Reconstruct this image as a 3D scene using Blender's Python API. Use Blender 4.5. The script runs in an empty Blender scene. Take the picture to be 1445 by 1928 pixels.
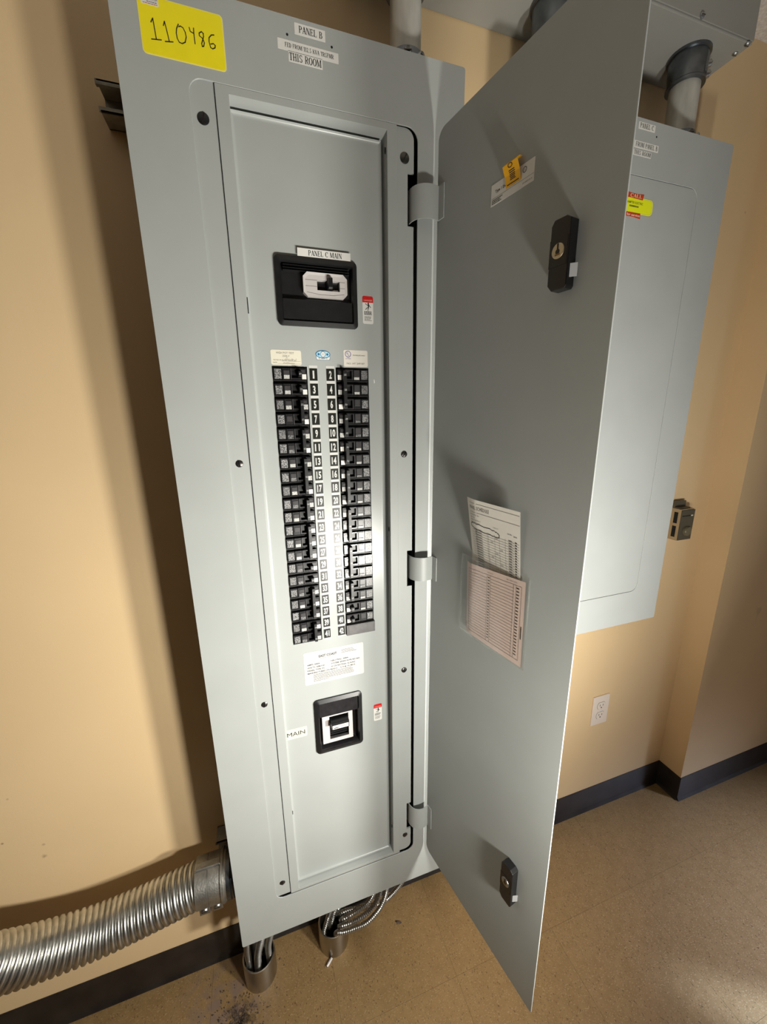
import bpy, math, random
from mathutils import Vector, Matrix
R = random.Random(7)
scene = bpy.context.scene
COL = scene.collection

# ------------------------------------------------------------------ camera (solved from the panel's right angles)
CAM = Vector((-0.1127278, -0.7222961, -0.0729385))
YAW, PITCH, ROLL, FPX = 0.3191264, 0.2423457, -0.0134394, 731.65
fw = Vector((math.sin(YAW)*math.cos(PITCH), math.cos(YAW)*math.cos(PITCH), -math.sin(PITCH)))
rt0 = Vector((math.cos(YAW), -math.sin(YAW), 0)); up0 = rt0.cross(fw)
rt = rt0*math.cos(ROLL) + up0*math.sin(ROLL); up = -rt0*math.sin(ROLL) + up0*math.cos(ROLL)
cd = bpy.data.cameras.new('camera'); cam = bpy.data.objects.new('camera', cd); COL.objects.link(cam)
cd.sensor_width = 36; cd.lens = FPX/1928*36; cd.clip_start = .01
M3 = Matrix((rt, up, -fw)).transposed()
cam.matrix_world = Matrix.Translation(CAM) @ M3.to_4x4()
scene.camera = cam
def ray(p): return fw + rt*((p[0]-722.5)/FPX) - up*((p[1]-964)/FPX)
def by(p, y):
    d = ray(p); return CAM + d*((y-CAM.y)/d.y)
def bz(p, z):
    d = ray(p); return CAM + d*((z-CAM.z)/d.z)

# ------------------------------------------------------------------ world, lights, exposure
w = bpy.data.worlds.new('world'); scene.world = w; w.use_nodes = True
w.node_tree.nodes['Background'].inputs[0].default_value = (.9, .95, 1, 1)
w.node_tree.nodes['Background'].inputs[1].default_value = .02
def area(name, loc, target, power, col, size, shape='DISK', sy=None, spread=math.pi):
    l = bpy.data.lights.new(name, 'AREA'); l.energy = power; l.color = col; l.shape = shape; l.size = size
    if sy: l.size_y = sy
    l.spread = spread
    o = bpy.data.objects.new(name, l); COL.objects.link(o); o.location = loc
    o.rotation_euler = (Vector(target)-Vector(loc)).to_track_quat('-Z', 'Y').to_euler(); return o
# twin-head work light standing just outside the picture, one head each side of the open door
area('work_light_head', (.272, -.79, -.63), (-.12, 0, -.38), 9.6, (1, .97, .885), .11)
area('work_light_head', (.58, -.79, -.70), (-.15, 0, -.42), 14.5, (1, .97, .885), .11)
# cool daylight from a doorway at the far right; two added spots streak and tint the floor
area('doorway_light', (3.05, -1.75, -.55), (1.2, -.6, -.9), 5, (.72, .84, 1), .75, 'RECTANGLE', 1.8)
sp = bpy.data.lights.new('added_streak_spot', 'SPOT'); sp.energy = 1700; sp.color = (.52, .70, 1); sp.spot_size = .062; sp.spot_blend = 1; sp.shadow_soft_size = .03  # added spot, only there to draw the pale streak on the floor
so = bpy.data.objects.new('added_streak_spot', sp); COL.objects.link(so); so.location = (2.92, -2.09, -.75)
so.rotation_euler = (Vector((1.02, -.470, -1.525))-so.location).to_track_quat('-Z', 'Y').to_euler()
sp = bpy.data.lights.new('added_floor_spot', 'SPOT'); sp.energy = 900; sp.color = (.60, .70, 1); sp.spot_size = .62; sp.spot_blend = 1; sp.shadow_soft_size = .25  # added wide spot, only there to cool the floor at the right
so = bpy.data.objects.new('added_floor_spot', sp); COL.objects.link(so); so.location = (3.0, -1.72, .25)
so.rotation_euler = (Vector((1.65, -.75, -1.525))-so.location).to_track_quat('-Z', 'Y').to_euler()
vs = scene.view_settings
vs.view_transform = 'Standard'; vs.look = 'None'; vs.gamma = 1; vs.use_curve_mapping = False; vs.exposure = 0.0

# ------------------------------------------------------------------ materials
MATS = {}
def mat(name, col, rough=.5, metal=0, noise=0, nscale=40, bump=0, bscale=200, spec=.5, col2=None, coat=0, bdist=.001, stretch=None):
    if name in MATS: return MATS[name]
    m = bpy.data.materials.new(name); m.use_nodes = True; nt = m.node_tree; b = nt.nodes['Principled BSDF']
    b.inputs['Base Color'].default_value = (*col, 1); b.inputs['Roughness'].default_value = rough
    b.inputs['Metallic'].default_value = metal; b.inputs['Specular IOR Level'].default_value = spec
    b.inputs['Coat Weight'].default_value = coat
    g = nt.nodes.new('ShaderNodeNewGeometry'); src = g.outputs['Position']
    if stretch:
        mp = nt.nodes.new('ShaderNodeMapping'); mp.inputs['Scale'].default_value = stretch
        nt.links.new(src, mp.inputs[0]); src = mp.outputs[0]
    if noise:
        n = nt.nodes.new('ShaderNodeTexNoise'); n.inputs['Scale'].default_value = nscale; n.inputs['Detail'].default_value = 5
        nt.links.new(src, n.inputs['Vector'])
        mx = nt.nodes.new('ShaderNodeMix'); mx.data_type = 'RGBA'
        c2 = col2 or tuple(c*(1-noise) for c in col)
        mx.inputs[6].default_value = (*col, 1); mx.inputs[7].default_value = (*c2, 1)
        rmp = nt.nodes.new('ShaderNodeMapRange'); rmp.inputs[1].default_value = .35; rmp.inputs[2].default_value = .68
        nt.links.new(n.outputs[0], rmp.inputs[0]); nt.links.new(rmp.outputs[0], mx.inputs[0])
        nt.links.new(mx.outputs[2], b.inputs['Base Color'])
    if bump:
        n2 = nt.nodes.new('ShaderNodeTexNoise'); n2.inputs['Scale'].default_value = bscale; n2.inputs['Detail'].default_value = 3
        nt.links.new(src, n2.inputs['Vector'])
        bp = nt.nodes.new('ShaderNodeBump'); bp.inputs['Strength'].default_value = bump; bp.inputs['Distance'].default_value = bdist
        nt.links.new(n2.outputs[0], bp.inputs['Height']); nt.links.new(bp.outputs[0], b.inputs['Normal'])
    MATS[name] = m; return m
GREY = mat('grey_enamel', (.40, .42, .41), .46, noise=.05, nscale=9, bump=.05, bscale=900, bdist=.0005)
GREYD = mat('grey_enamel_glossy', (.40, .42, .41), .31, noise=.05, nscale=9, bump=.05, bscale=900, bdist=.0005)
GREYC = mat('grey_enamel_cool', (.40, .42, .415), .46, noise=.05, nscale=9, bump=.05, bscale=900, bdist=.0005)
GREYW = mat('wireway_grey', (.30, .30, .28), .5, noise=.08, nscale=6)
BLK = mat('black_plastic', (.012, .012, .013), .38, noise=.3, nscale=60)
BLKG = mat('black_glossy', (.006, .006, .007), .22)
VOID = mat('dark_void', (.004, .004, .004), .9)  # near-black in place of the shade inside gaps, slots and holes
BRK = mat('breaker_plastic', (.022, .021, .023), .27, noise=.35, nscale=80, bump=.15, bscale=500, bdist=.0004)
BRK2 = mat('breaker_plastic_grey', (.055, .053, .056), .3, noise=.3, nscale=120)
FILL = mat('filler_grey_plastic', (.13, .125, .125), .42, noise=.3, nscale=70)
WHITE = mat('white_paper', (.76, .75, .715), .38, noise=.03, nscale=50)
GLOSSW = mat('glossy_white_label', (.60, .60, .58), .32)
CREAM = mat('cream_label', (.76, .72, .60), .35)
INK = mat('ink_black', (.012, .012, .012), .45)
INKL = mat('ink_light', (.16, .15, .14), .5)
LBLK = mat('label_black', (.012, .013, .01), .32)
YEL = mat('yellow_label', (.93, .79, .003), .4, noise=.06, nscale=30)
YELE = mat('yellow_label_edge', (.85, .77, .25), .4)
LIME = mat('lime_label', (.80, .86, .01), .38)
RED = mat('red_label', (.62, .015, .015), .35)
ORED = mat('orange_red_label', (.52, .045, .01), .4)
ORY = mat('orange_yellow_tag', (.85, .42, .004), .38)
BLUE = mat('blue_ink', (.03, .16, .30), .4)
PBLUE = mat('pale_blue', (.45, .68, .80), .4)
PURP = mat('purple_ink', (.12, .10, .35), .4)
GALV = mat('galvanized', (.50, .52, .53), .38, 1, noise=.35, nscale=60, bump=.15, bscale=120)
GALVD = mat('galvanized_dark', (.20, .22, .24), .35, 1, noise=.3, nscale=50, bump=.1, bscale=100)
PIPE = mat('pipe_zinc', (.60, .59, .54), .42, .35, noise=.3, nscale=40, stretch=(1, 1, .25), bump=.1, bscale=160)
FLEX = mat('flex_aluminium', (.66, .66, .63), .34, 1, noise=.3, nscale=45, bump=.1, bscale=150)
CAST = mat('cast_zinc', (.50, .49, .46), .48, 1, noise=.35, nscale=35, bump=.5, bscale=260)
ARM = mat('armoured_cable', (.50, .49, .46), .33, 1, noise=.2, nscale=90)
SLEEVE = mat('sleeve_steel', (.50, .46, .40), .33, 1, noise=.3, nscale=25, stretch=(1, 1, .3))
SILV = mat('silver_plate', (.78, .74, .73), .35, .35)
SCREW = mat('dark_screw', (.10, .095, .09), .35, .9)
BRASS = mat('brass', (.60, .50, .34), .4, .9)
STRUT = mat('strut_steel', (.36, .34, .29), .5, .3, noise=.3, nscale=60)
BASEM = mat('vinyl_base', (.016, .012, .011), .36, noise=.5, nscale=14, col2=(.03, .024, .02))
OUTL = mat('outlet_plastic', (.80, .70, .62), .4)
PAPR = mat('schedule_paper', (.74, .70, .63), .55, noise=.06, nscale=30)
PINK = mat('pink_card', (.72, .56, .50), .5, noise=.05, nscale=40)
TAGS = mat('silver_tag', (.55, .56, .57), .35, .3)
TAN = mat('tan_metal', (.42, .32, .19), .45, .3)
DBRZ = mat('bronze_face', (.10, .085, .055), .4, .3)
CEILM = mat('ceiling_board', (.74, .70, .66), .9, noise=.25, nscale=160, bump=1, bscale=120, bdist=.004)
DIRT = mat('dirt', (.03, .022, .018), .9, noise=.5, nscale=300, col2=(.16, .11, .08))
CHIP = mat('bare_steel_chip', (.86, .86, .84), .4)

def wall_mat():
    m = mat('wall_paint', (.78, .575, .33), .48, noise=.05, nscale=3, bump=.12, bscale=330, bdist=.0008)
    nt = m.node_tree; b = nt.nodes['Principled BSDF']
    # a few scuffs of their own shape
    g = nt.nodes.new('ShaderNodeNewGeometry'); n = nt.nodes.new('ShaderNodeTexNoise'); n.inputs['Scale'].default_value = 5.5; n.inputs['Detail'].default_value = 8
    nt.links.new(g.outputs['Position'], n.inputs['Vector'])
    rp = nt.nodes.new('ShaderNodeMapRange'); rp.inputs[1].default_value = .74; rp.inputs[2].default_value = .80; rp.inputs[4].default_value = .45
    nt.links.new(n.outputs[0], rp.inputs[0])
    mx = nt.nodes.new('ShaderNodeMix'); mx.data_type = 'RGBA'; mx.inputs[7].default_value = (.22, .16, .10, 1)
    prev = b.inputs['Base Color'].links[0].from_socket
    nt.links.new(prev, mx.inputs[6]); nt.links.new(rp.outputs[0], mx.inputs[0]); nt.links.new(mx.outputs[2], b.inputs['Base Color'])
    return m
WALL = wall_mat()
def wall_spot(c, r, amt):
    nt = WALL.node_tree; b = nt.nodes['Principled BSDF']; g = nt.nodes.new('ShaderNodeNewGeometry')
    n = nt.nodes.new('ShaderNodeTexNoise'); n.inputs['Scale'].default_value = 120; nt.links.new(g.outputs['Position'], n.inputs['Vector'])
    vm = nt.nodes.new('ShaderNodeVectorMath'); vm.operation = 'DISTANCE'; vm.inputs[1].default_value = c; nt.links.new(g.outputs['Position'], vm.inputs[0])
    ma = nt.nodes.new('ShaderNodeMath'); ma.operation = 'MULTIPLY_ADD'; ma.inputs[1].default_value = r*1.2; nt.links.new(n.outputs[0], ma.inputs[0]); nt.links.new(vm.outputs['Value'], ma.inputs[2])
    rp = nt.nodes.new('ShaderNodeMapRange'); rp.inputs[1].default_value = r*.8; rp.inputs[2].default_value = r*1.7; rp.inputs[3].default_value = amt; rp.inputs[4].default_value = 0
    nt.links.new(ma.outputs[0], rp.inputs[0]); mx = nt.nodes.new('ShaderNodeMix'); mx.data_type = 'RGBA'; mx.inputs[7].default_value = (.25, .17, .11, 1)
    nt.links.new(b.inputs['Base Color'].links[0].from_socket, mx.inputs[6]); nt.links.new(rp.outputs[0], mx.inputs[0]); nt.links.new(mx.outputs[2], b.inputs['Base Color'])
for q, r, a in (((84, 1612), .006, .7), ((82, 1590), .0035, .5), ((4, 1589), .003, .8), ((14, 1505), .003, .5), ((1392, 1003), .006, .25), ((1404, 400), .004, .5)): wall_spot(tuple(by(q, .14)), r, a)

def tile_mat():
    m = bpy.data.materials.new('vinyl_tile'); m.use_nodes = True; nt = m.node_tree; b = nt.nodes['Principled BSDF']
    g = nt.nodes.new('ShaderNodeNewGeometry'); P = g.outputs['Position']
    def noise(scale, detail, vec=P, stretch=None):
        if stretch:
            mp = nt.nodes.new('ShaderNodeMapping'); mp.inputs['Scale'].default_value = stretch; mp.inputs['Rotation'].default_value = (0, 0, .5)
            nt.links.new(vec, mp.inputs[0]); vec = mp.outputs[0]
        n = nt.nodes.new('ShaderNodeTexNoise'); n.inputs['Scale'].default_value = scale; n.inputs['Detail'].default_value = detail
        nt.links.new(vec, n.inputs['Vector']); return n.outputs[0]
    def rng(s, a, c, lo=0, hi=1):
        r = nt.nodes.new('ShaderNodeMapRange'); r.inputs[1].default_value = a; r.inputs[2].default_value = c; r.inputs[3].default_value = lo; r.inputs[4].default_value = hi
        nt.links.new(s, r.inputs[0]); return r.outputs[0]
    def mix(f, a, c):
        x = nt.nodes.new('ShaderNodeMix'); x.data_type = 'RGBA'
        for i, v in ((6, a), (7, c)):
            if isinstance(v, tuple): x.inputs[i].default_value = (*v, 1)
            else: nt.links.new(v, x.inputs[i])
        nt.links.new(f, x.inputs[0]); return x.outputs[2]
    oi = nt.nodes.new('ShaderNodeObjectInfo')
    c = mix(rng(noise(60, 4), .3, .7), (.31, .20, .088), (.26, .163, .068))
    c = mix(rng(noise(210, 2, stretch=(1, 2.2, 1)), .60, .66), c, (.385, .27, .145))
    c = mix(rng(noise(170, 2, stretch=(2, 1, 1)), .64, .69), c, (.13, .075, .035))
    c = mix(rng(oi.outputs['Random'], 0, 1, 0, .14), c, (.20, .12, .05))
    # dirt patch of its own shape beside the left sleeve
    vm = nt.nodes.new('ShaderNodeVectorMath'); vm.operation = 'DISTANCE'; nt.links.new(P, vm.inputs[0]); vm.inputs[1].default_value = (-.30, .03, -1.525)
    d = rng(vm.outputs['Value'], .03, .15, 1, 0)
    n = rng(noise(38, 8), .38, .62)
    mu = nt.nodes.new('ShaderNodeMath'); mu.operation = 'MULTIPLY'; nt.links.new(d, mu.inputs[0]); nt.links.new(n, mu.inputs[1])
    c = mix(mu.outputs[0], c, (.22, .155, .12))
    vm2 = nt.nodes.new('ShaderNodeVectorMath'); vm2.operation = 'DISTANCE'; nt.links.new(P, vm2.inputs[0]); vm2.inputs[1].default_value = (-.27, -.005, -1.525)
    d2 = rng(vm2.outputs['Value'], .012, .055, 1, 0); n3 = rng(noise(90, 6), .40, .6)
    mu2 = nt.nodes.new('ShaderNodeMath'); mu2.operation = 'MULTIPLY'; nt.links.new(d2, mu2.inputs[0]); nt.links.new(n3, mu2.inputs[1])
    c = mix(mu2.outputs[0], c, (.018, .012, .01))
    nt.links.new(c, b.inputs['Base Color'])
    b.inputs['Roughness'].default_value = .42
    bp = nt.nodes.new('ShaderNodeBump'); bp.inputs['Strength'].default_value = .18; bp.inputs['Distance'].default_value = .001
    nt.links.new(noise(160, 3), bp.inputs['Height']); nt.links.new(bp.outputs[0], b.inputs['Normal'])
    return m
TILE = tile_mat()

def print_mat(name, base, ink, scale, thr, rough=.35):
    # fine illegible print: noise-broken marks
    m = bpy.data.materials.new(name); m.use_nodes = True; nt = m.node_tree; b = nt.nodes['Principled BSDF']
    g = nt.nodes.new('ShaderNodeNewGeometry'); mp = nt.nodes.new('ShaderNodeMapping'); mp.inputs['Scale'].default_value = (1, 1, 1.5)
    nt.links.new(g.outputs['Position'], mp.inputs[0])
    n = nt.nodes.new('ShaderNodeTexNoise'); n.inputs['Scale'].default_value = scale; n.inputs['Detail'].default_value = 2; n.inputs['Roughness'].default_value = .7
    nt.links.new(mp.outputs[0], n.inputs['Vector'])
    r = nt.nodes.new('ShaderNodeMapRange'); r.inputs[1].default_value = thr; r.inputs[2].default_value = thr+.06; nt.links.new(n.outputs[0], r.inputs[0])
    x = nt.nodes.new('ShaderNodeMix'); x.data_type = 'RGBA'; x.inputs[6].default_value = (*base, 1); x.inputs[7].default_value = (*ink, 1)
    nt.links.new(r.outputs[0], x.inputs[0]); nt.links.new(x.outputs[2], b.inputs['Base Color']); b.inputs['Roughness'].default_value = rough
    return m
PRN_G = print_mat('grey_print_sticker', (.04, .04, .042), (.36, .36, .36), 520, .47)
PRN_W = print_mat('pale_print_sticker', (.52, .52, .50), (.10, .10, .10), 600, .56)
PRN_L = print_mat('light_print_sticker', (.22, .22, .22), (.05, .05, .05), 480, .5)

def clear_mat():
    m = bpy.data.materials.new('clear_vinyl'); m.use_nodes = True; nt = m.node_tree
    for n in list(nt.nodes): nt.nodes.remove(n)
    o = nt.nodes.new('ShaderNodeOutputMaterial'); t = nt.nodes.new('ShaderNodeBsdfTransparent'); t.inputs[0].default_value = (.97, .97, .96, 1)
    g = nt.nodes.new('ShaderNodeBsdfGlossy'); g.inputs['Roughness'].default_value = .18; g.inputs[0].default_value = (.9, .9, .9, 1)
    x = nt.nodes.new('ShaderNodeMixShader'); x.inputs[0].default_value = .09; nt.links.new(t.outputs[0], x.inputs[1]); nt.links.new(g.outputs[0], x.inputs[2])
    nt.links.new(x.outputs[0], o.inputs[0]); return m
CLEAR = clear_mat()

# ------------------------------------------------------------------ mesh building
class Fr:
    def __init__(s, O=(0, 0, 0), U=(1, 0, 0), V=(0, 0, 1), N=(0, -1, 0)):
        s.O, s.U, s.V, s.N = Vector(O), Vector(U), Vector(V), Vector(N)
    def p(s, u, v, h=0): return s.O + s.U*u + s.V*v + s.N*h
WORLD = Fr((0, 0, 0), (1, 0, 0), (0, 1, 0), (0, 0, 1))           # u=x v=y h=z
def front(y): return Fr((0, y, 0))                               # u=x v=z h towards the room
_txt = {}
def text_geo(s, bold=0):
    k = (s, bold)
    if k not in _txt:
        c = bpy.data.curves.new('t', 'FONT'); c.body = s; c.size = 1; c.offset = bold; c.resolution_u = 2
        o = bpy.data.objects.new('t', c); me = o.to_mesh()
        _txt[k] = ([v.co.xy.copy() for v in me.vertices], [tuple(p.vertices) for p in me.polygons])
        o.to_mesh_clear(); bpy.data.objects.remove(o); bpy.data.curves.remove(c)
    return _txt[k]
# ---- a small serif alphabet, strokes as polygons (cap height 1)
def serif(ch):
    T, t, P = .15, .065, []
    def rc(a, b, c, d): P.append([(a, c), (b, c), (b, d), (a, d)])
    def V(x, th=T, y0=0, y1=1, s=.07):
        rc(x, x+th, y0, y1); rc(x-s, x+th+s, y0, y0+.05); rc(x-s, x+th+s, y1-.05, y1)
    def dg(x0, y0, x1, y1, th): P.append([(x0-th/2, y0), (x0+th/2, y0), (x1+th/2, y1), (x1-th/2, y1)])
    def arc(cx, cy, rx, ry, a0, a1, thx, thy, n=14):
        for i in range(n):
            a, b = math.radians(a0+(a1-a0)*i/n), math.radians(a0+(a1-a0)*(i+1)/n)
            P.append([(cx+rx*math.cos(a), cy+ry*math.sin(a)), (cx+rx*math.cos(b), cy+ry*math.sin(b)),
                      (cx+(rx-thx)*math.cos(b), cy+(ry-thy)*math.sin(b)), (cx+(rx-thx)*math.cos(a), cy+(ry-thy)*math.sin(a))])
    W = .7
    if ch in 'PRBD': V(.1)
    if ch in 'PR': rc(.2, .38, 1-t, 1); rc(.2, .38, .46, .46+t); arc(.37, .73, .29, .27, -90, 90, .16, t)
    if ch == 'R': dg(.36, .48, .66, 0, .17); rc(.6, .78, 0, .05); W = .76
    if ch == 'B': rc(.2, .38, 1-t, 1); rc(.2, .38, .5, .5+t); rc(.2, .38, 0, t); arc(.36, .76, .26, .24, -90, 90, .15, t); arc(.37, .28, .31, .285, -90, 90, .17, t)
    if ch == 'D': rc(.2, .34, 1-t, 1); rc(.2, .34, 0, t); arc(.33, .5, .38, .5, -90, 90, .18, t); W = .76
    if ch == 'A': dg(.1, 0, .37, 1, .07); dg(.62, 0, .37, 1, .18); rc(.19, .55, .3, .3+t); rc(.0, .22, 0, .05); rc(.48, .76, 0, .05); W = .74
    if ch == 'N': V(.1, .07); dg(.16, 1, .62, 0, .18); rc(.0, .2, .95, 1); V(.6, .07); W = .78
    if ch == 'M': V(.08, .07); dg(.16, 1, .45, .05, .17); dg(.45, .05, .74, 1, .07); V(.72, .16); W = .98
    if ch in 'EF': V(.1); rc(.2, .6, 1-t, 1); rc(.55, .61, .76, 1); rc(.2, .46, .48, .48+t); rc(.42, .48, .38, .64); W = .68
    if ch == 'E': rc(.2, .62, 0, t); rc(.57, .63, 0, .26)
    if ch == 'L': V(.1); rc(.2, .6, 0, t); rc(.55, .61, 0, .3); W = .66
    if ch == 'C': arc(.4, .5, .36, .51, 40, 320, .17, t, 20); rc(.62, .68, .64, .98); W = .74
    if ch == 'O': arc(.4, .5, .37, .51, 0, 360, .17, t, 26); W = .8
    if ch == 'T': V(.27, .17, 0, 1); rc(.02, .69, 1-t, 1); rc(.02, .08, .74, 1); rc(.63, .69, .74, 1)
    if ch == 'H': V(.1); V(.54); rc(.2, .6, .47, .47+t); W = .84
    if ch == 'I': V(.1); W = .4
    if ch == 'K': V(.1); dg(.22, .38, .66, 1, .07); dg(.38, .58, .68, 0, .17); rc(.56, .8, 0, .05); rc(.55, .78, .95, 1); W = .8
    if ch == 'V': dg(.12, 1, .37, 0, .18); dg(.62, 1, .37, 0, .07); rc(0, .26, .95, 1); rc(.5, .74, .95, 1); W = .74
    if ch == 'S':
        arc(.34, .74, .26, .27, 30, 270, .13, t); arc(.34, .26, .28, .27, -150, 90, .14, t); rc(.54, .59, .7, .97); rc(.06, .11, .03, .32); W = .68
    if ch == '1': V(.16, .17); dg(.06, .78, .2, .95, .08); W = .5
    if ch == '2': arc(.32, .7, .25, .3, -20, 180, .13, t); dg(.1, .08, .48, .62, .12); rc(.06, .58, 0, .12); W = .64
    if ch == '5': rc(.12, .55, .9, 1); rc(.12, .2, .52, 1); arc(.3, .3, .28, .31, -150, 110, .15, t); W = .64
    if ch == '.': rc(.08, .24, 0, .16); W = .34
    if ch == ' ': W = .42
    return P, W
class MB:
    def __init__(s): s.v, s.f, s.m, s.mats = [], [], [], []
    def mi(s, m):
        if m not in s.mats: s.mats.append(m)
        return s.mats.index(m)
    def add(s, vs, fs, m):
        o = len(s.v); s.v += [Vector(q) for q in vs]; i = s.mi(m)
        for f in fs: s.f.append(tuple(o+k for k in f)); s.m.append(i)
    def box(s, fr, u0, u1, v0, v1, h0, h1, m, du=0, dv=0):
        # du/dv: inset of the top (h1) face
        q = [fr.p(u0, v0, h0), fr.p(u1, v0, h0), fr.p(u1, v1, h0), fr.p(u0, v1, h0),
             fr.p(u0+du, v0+dv, h1), fr.p(u1-du, v0+dv, h1), fr.p(u1-du, v1-dv, h1), fr.p(u0+du, v1-dv, h1)]
        s.add(q, [(3, 2, 1, 0), (4, 5, 6, 7), (0, 1, 5, 4), (1, 2, 6, 5), (2, 3, 7, 6), (3, 0, 4, 7)], m)
    def prism(s, fr, pts, h0, h1, m):
        n = len(pts); q = [fr.p(a, b, h0) for a, b in pts]+[fr.p(a, b, h1) for a, b in pts]
        s.add(q, [tuple(range(n-1, -1, -1)), tuple(range(n, 2*n))]+[(i, (i+1) % n, n+(i+1) % n, n+i) for i in range(n)], m)
    def flat(s, fr, pts, h, m): s.add([fr.p(a, b, h) for a, b in pts], [tuple(range(len(pts)))], m)
    def ring(s, fr, po, pi_, h0, h1, m, hi0=None, hi1=None):
        n = len(po); hi0 = h0 if hi0 is None else hi0; hi1 = h1 if hi1 is None else hi1
        q = [fr.p(a, b, h1) for a, b in po]+[fr.p(a, b, hi1) for a, b in pi_]+[fr.p(a, b, h0) for a, b in po]+[fr.p(a, b, hi0) for a, b in pi_]
        F = []
        for i in range(n):
            j = (i+1) % n
            F += [(i, j, n+j, n+i), (2*n+j, 2*n+i, 3*n+i, 3*n+j), (i, 2*n+i, 2*n+j, j), (n+j, 3*n+j, 3*n+i, n+i)]
        s.add(q, F, m)
    def stroke(s, fr, pts, wd, h, m, closed=False):
        pts = [Vector((a, b)) for a, b in pts]
        if closed: pts = pts+[pts[0]]
        for a, b in zip(pts, pts[1:]):
            d = b-a
            if d.length < 1e-7: continue
            d.normalize(); n = Vector((-d.y, d.x))*wd/2; e = d*wd*.3
            s.flat(fr, [a-e+n*-1, b+e-n, b+e+n, a-e+n], h, m)
    def text(s, fr, t, u, v, hgt, m, h, width=None, xs=1, bold=0, align='L', rot=0, shear=0):
        # hgt: cap height (font cap height about .69)
        vs, fs = text_geo(t, bold)
        if not vs: return
        k = hgt/.69; x0 = min(a.x for a in vs); x1 = max(a.x for a in vs)
        if width: xs = width/((x1-x0)*k)
        W = (x1-x0)*k*xs; off = {'L': 0, 'C': -W/2, 'R': -W}[align]
        ca, sa = math.cos(rot), math.sin(rot); q = []
        for a in vs:
            X = (a.x-x0)*k*xs+off+shear*a.y*k; Y = a.y*k
            q.append(fr.p(u+X*ca-Y*sa, v+X*sa+Y*ca, h))
        s.add(q, fs, m)
    def serif(s, fr, t, u, v, hgt, width, m, h, slope=0):
        gl = [serif(c) for c in t]; tot = sum(g[1] for g in gl); k = width/tot; x = 0
        for P, W in gl:
            for p in P: s.flat(fr, [(u+(x+a)*k, v+b*hgt+slope*(x+a)*k) for a, b in p], h, m)
            x += W
    def tube(s, path, rad, m, n=16, caps=True, upv=None):
        # path: points; rad: float or list
        path = [Vector(p) for p in path]; L = len(path); rads = rad if isinstance(rad, (list, tuple)) else [rad]*L
        t0 = (path[1]-path[0]).normalized(); a = Vector(upv) if upv else (Vector((0, 0, 1)) if abs(t0.z) < .9 else Vector((1, 0, 0)))
        nrm = (a-t0*a.dot(t0)).normalized(); q = []
        for i in range(L):
            t = (path[min(i+1, L-1)]-path[max(i-1, 0)])
            t = t.normalized() if t.length > 1e-9 else t0
            nrm = (nrm-t*nrm.dot(t)).normalized(); b = t.cross(nrm)
            for k in range(n):
                an = 2*math.pi*k/n; q.append(path[i]+(nrm*math.cos(an)+b*math.sin(an))*rads[i])
        F = [(i*n+k, i*n+(k+1) % n, (i+1)*n+(k+1) % n, (i+1)*n+k) for i in range(L-1) for k in range(n)]
        if caps: F += [tuple(range(n-1, -1, -1)), tuple((L-1)*n+k for k in range(n))]
        s.add(q, F, m)
    def lathe(s, fr, prof, m, n=20, cap=True):
        # prof: (radius, h) about the frame's N axis
        q = []; L = len(prof)
        for r, h in prof:
            r = max(r, 1e-5)
            for k in range(n):
                a = 2*math.pi*k/n; q.append(fr.p(r*math.cos(a), r*math.sin(a), h))
        F = [(i*n+k, i*n+(k+1) % n, (i+1)*n+(k+1) % n, (i+1)*n+k) for i in range(L-1) for k in range(n)]
        if cap: F += [tuple(range(n-1, -1, -1)), tuple((L-1)*n+k for k in range(n))]
        s.add(q, F, m)
    def disc(s, fr, u, v, r, h0, h1, m, n=20, ru=None):
        ru = ru or r
        s.prism(fr, [(u+ru*math.cos(2*math.pi*k/n), v+r*math.sin(2*math.pi*k/n)) for k in range(n)], h0, h1, m)
    def build(s, name, parent=None, smooth=False, bevel=0, origin=None, kind=None, seg=2, label=None):
        me = bpy.data.meshes.new(name)
        if origin is None:
            lo = Vector([min(p[i] for p in s.v) for i in range(3)]); hi = Vector([max(p[i] for p in s.v) for i in range(3)])
            origin = Vector(((lo.x+hi.x)/2, (lo.y+hi.y)/2, lo.z))
        me.from_pydata([p-origin for p in s.v], [], s.f)
        for m in s.mats: me.materials.append(m)
        me.polygons.foreach_set('material_index', s.m); me.update()
        o = bpy.data.objects.new(name, me); COL.objects.link(o); o.location = origin
        if smooth:
            me.polygons.foreach_set('use_smooth', [True]*len(me.polygons))
            try: me.set_sharp_from_angle(angle=math.radians(40))
            except Exception: pass
        if bevel:
            b = o.modifiers.new('bevel', 'BEVEL'); b.width = bevel; b.segments = seg; b.limit_method = 'ANGLE'; b.angle_limit = math.radians(40); b.harden_normals = False
        if parent is not None:
            o.parent = parent; o.matrix_parent_inverse = Matrix.Translation(-wloc(parent))
        if kind: o['kind'] = kind
        if label: o['label'] = label
        return o
_wl = {}
def wloc(o):
    return Vector(o.location)      # every object keeps its world position in location (pure translations)
def thing(name, label, cat, loc=(0, 0, 0), group=None):
    o = bpy.data.objects.new(name, None); COL.objects.link(o); o.location = loc; o.empty_display_size = .05
    o['label'] = label; o['category'] = cat
    if group: o['group'] = group
    return o
def tag(o, label, cat, group=None):
    o['label'] = label; o['category'] = cat
    if group: o['group'] = group
    return o
def struct(o): o['kind'] = 'structure'; return o
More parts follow.
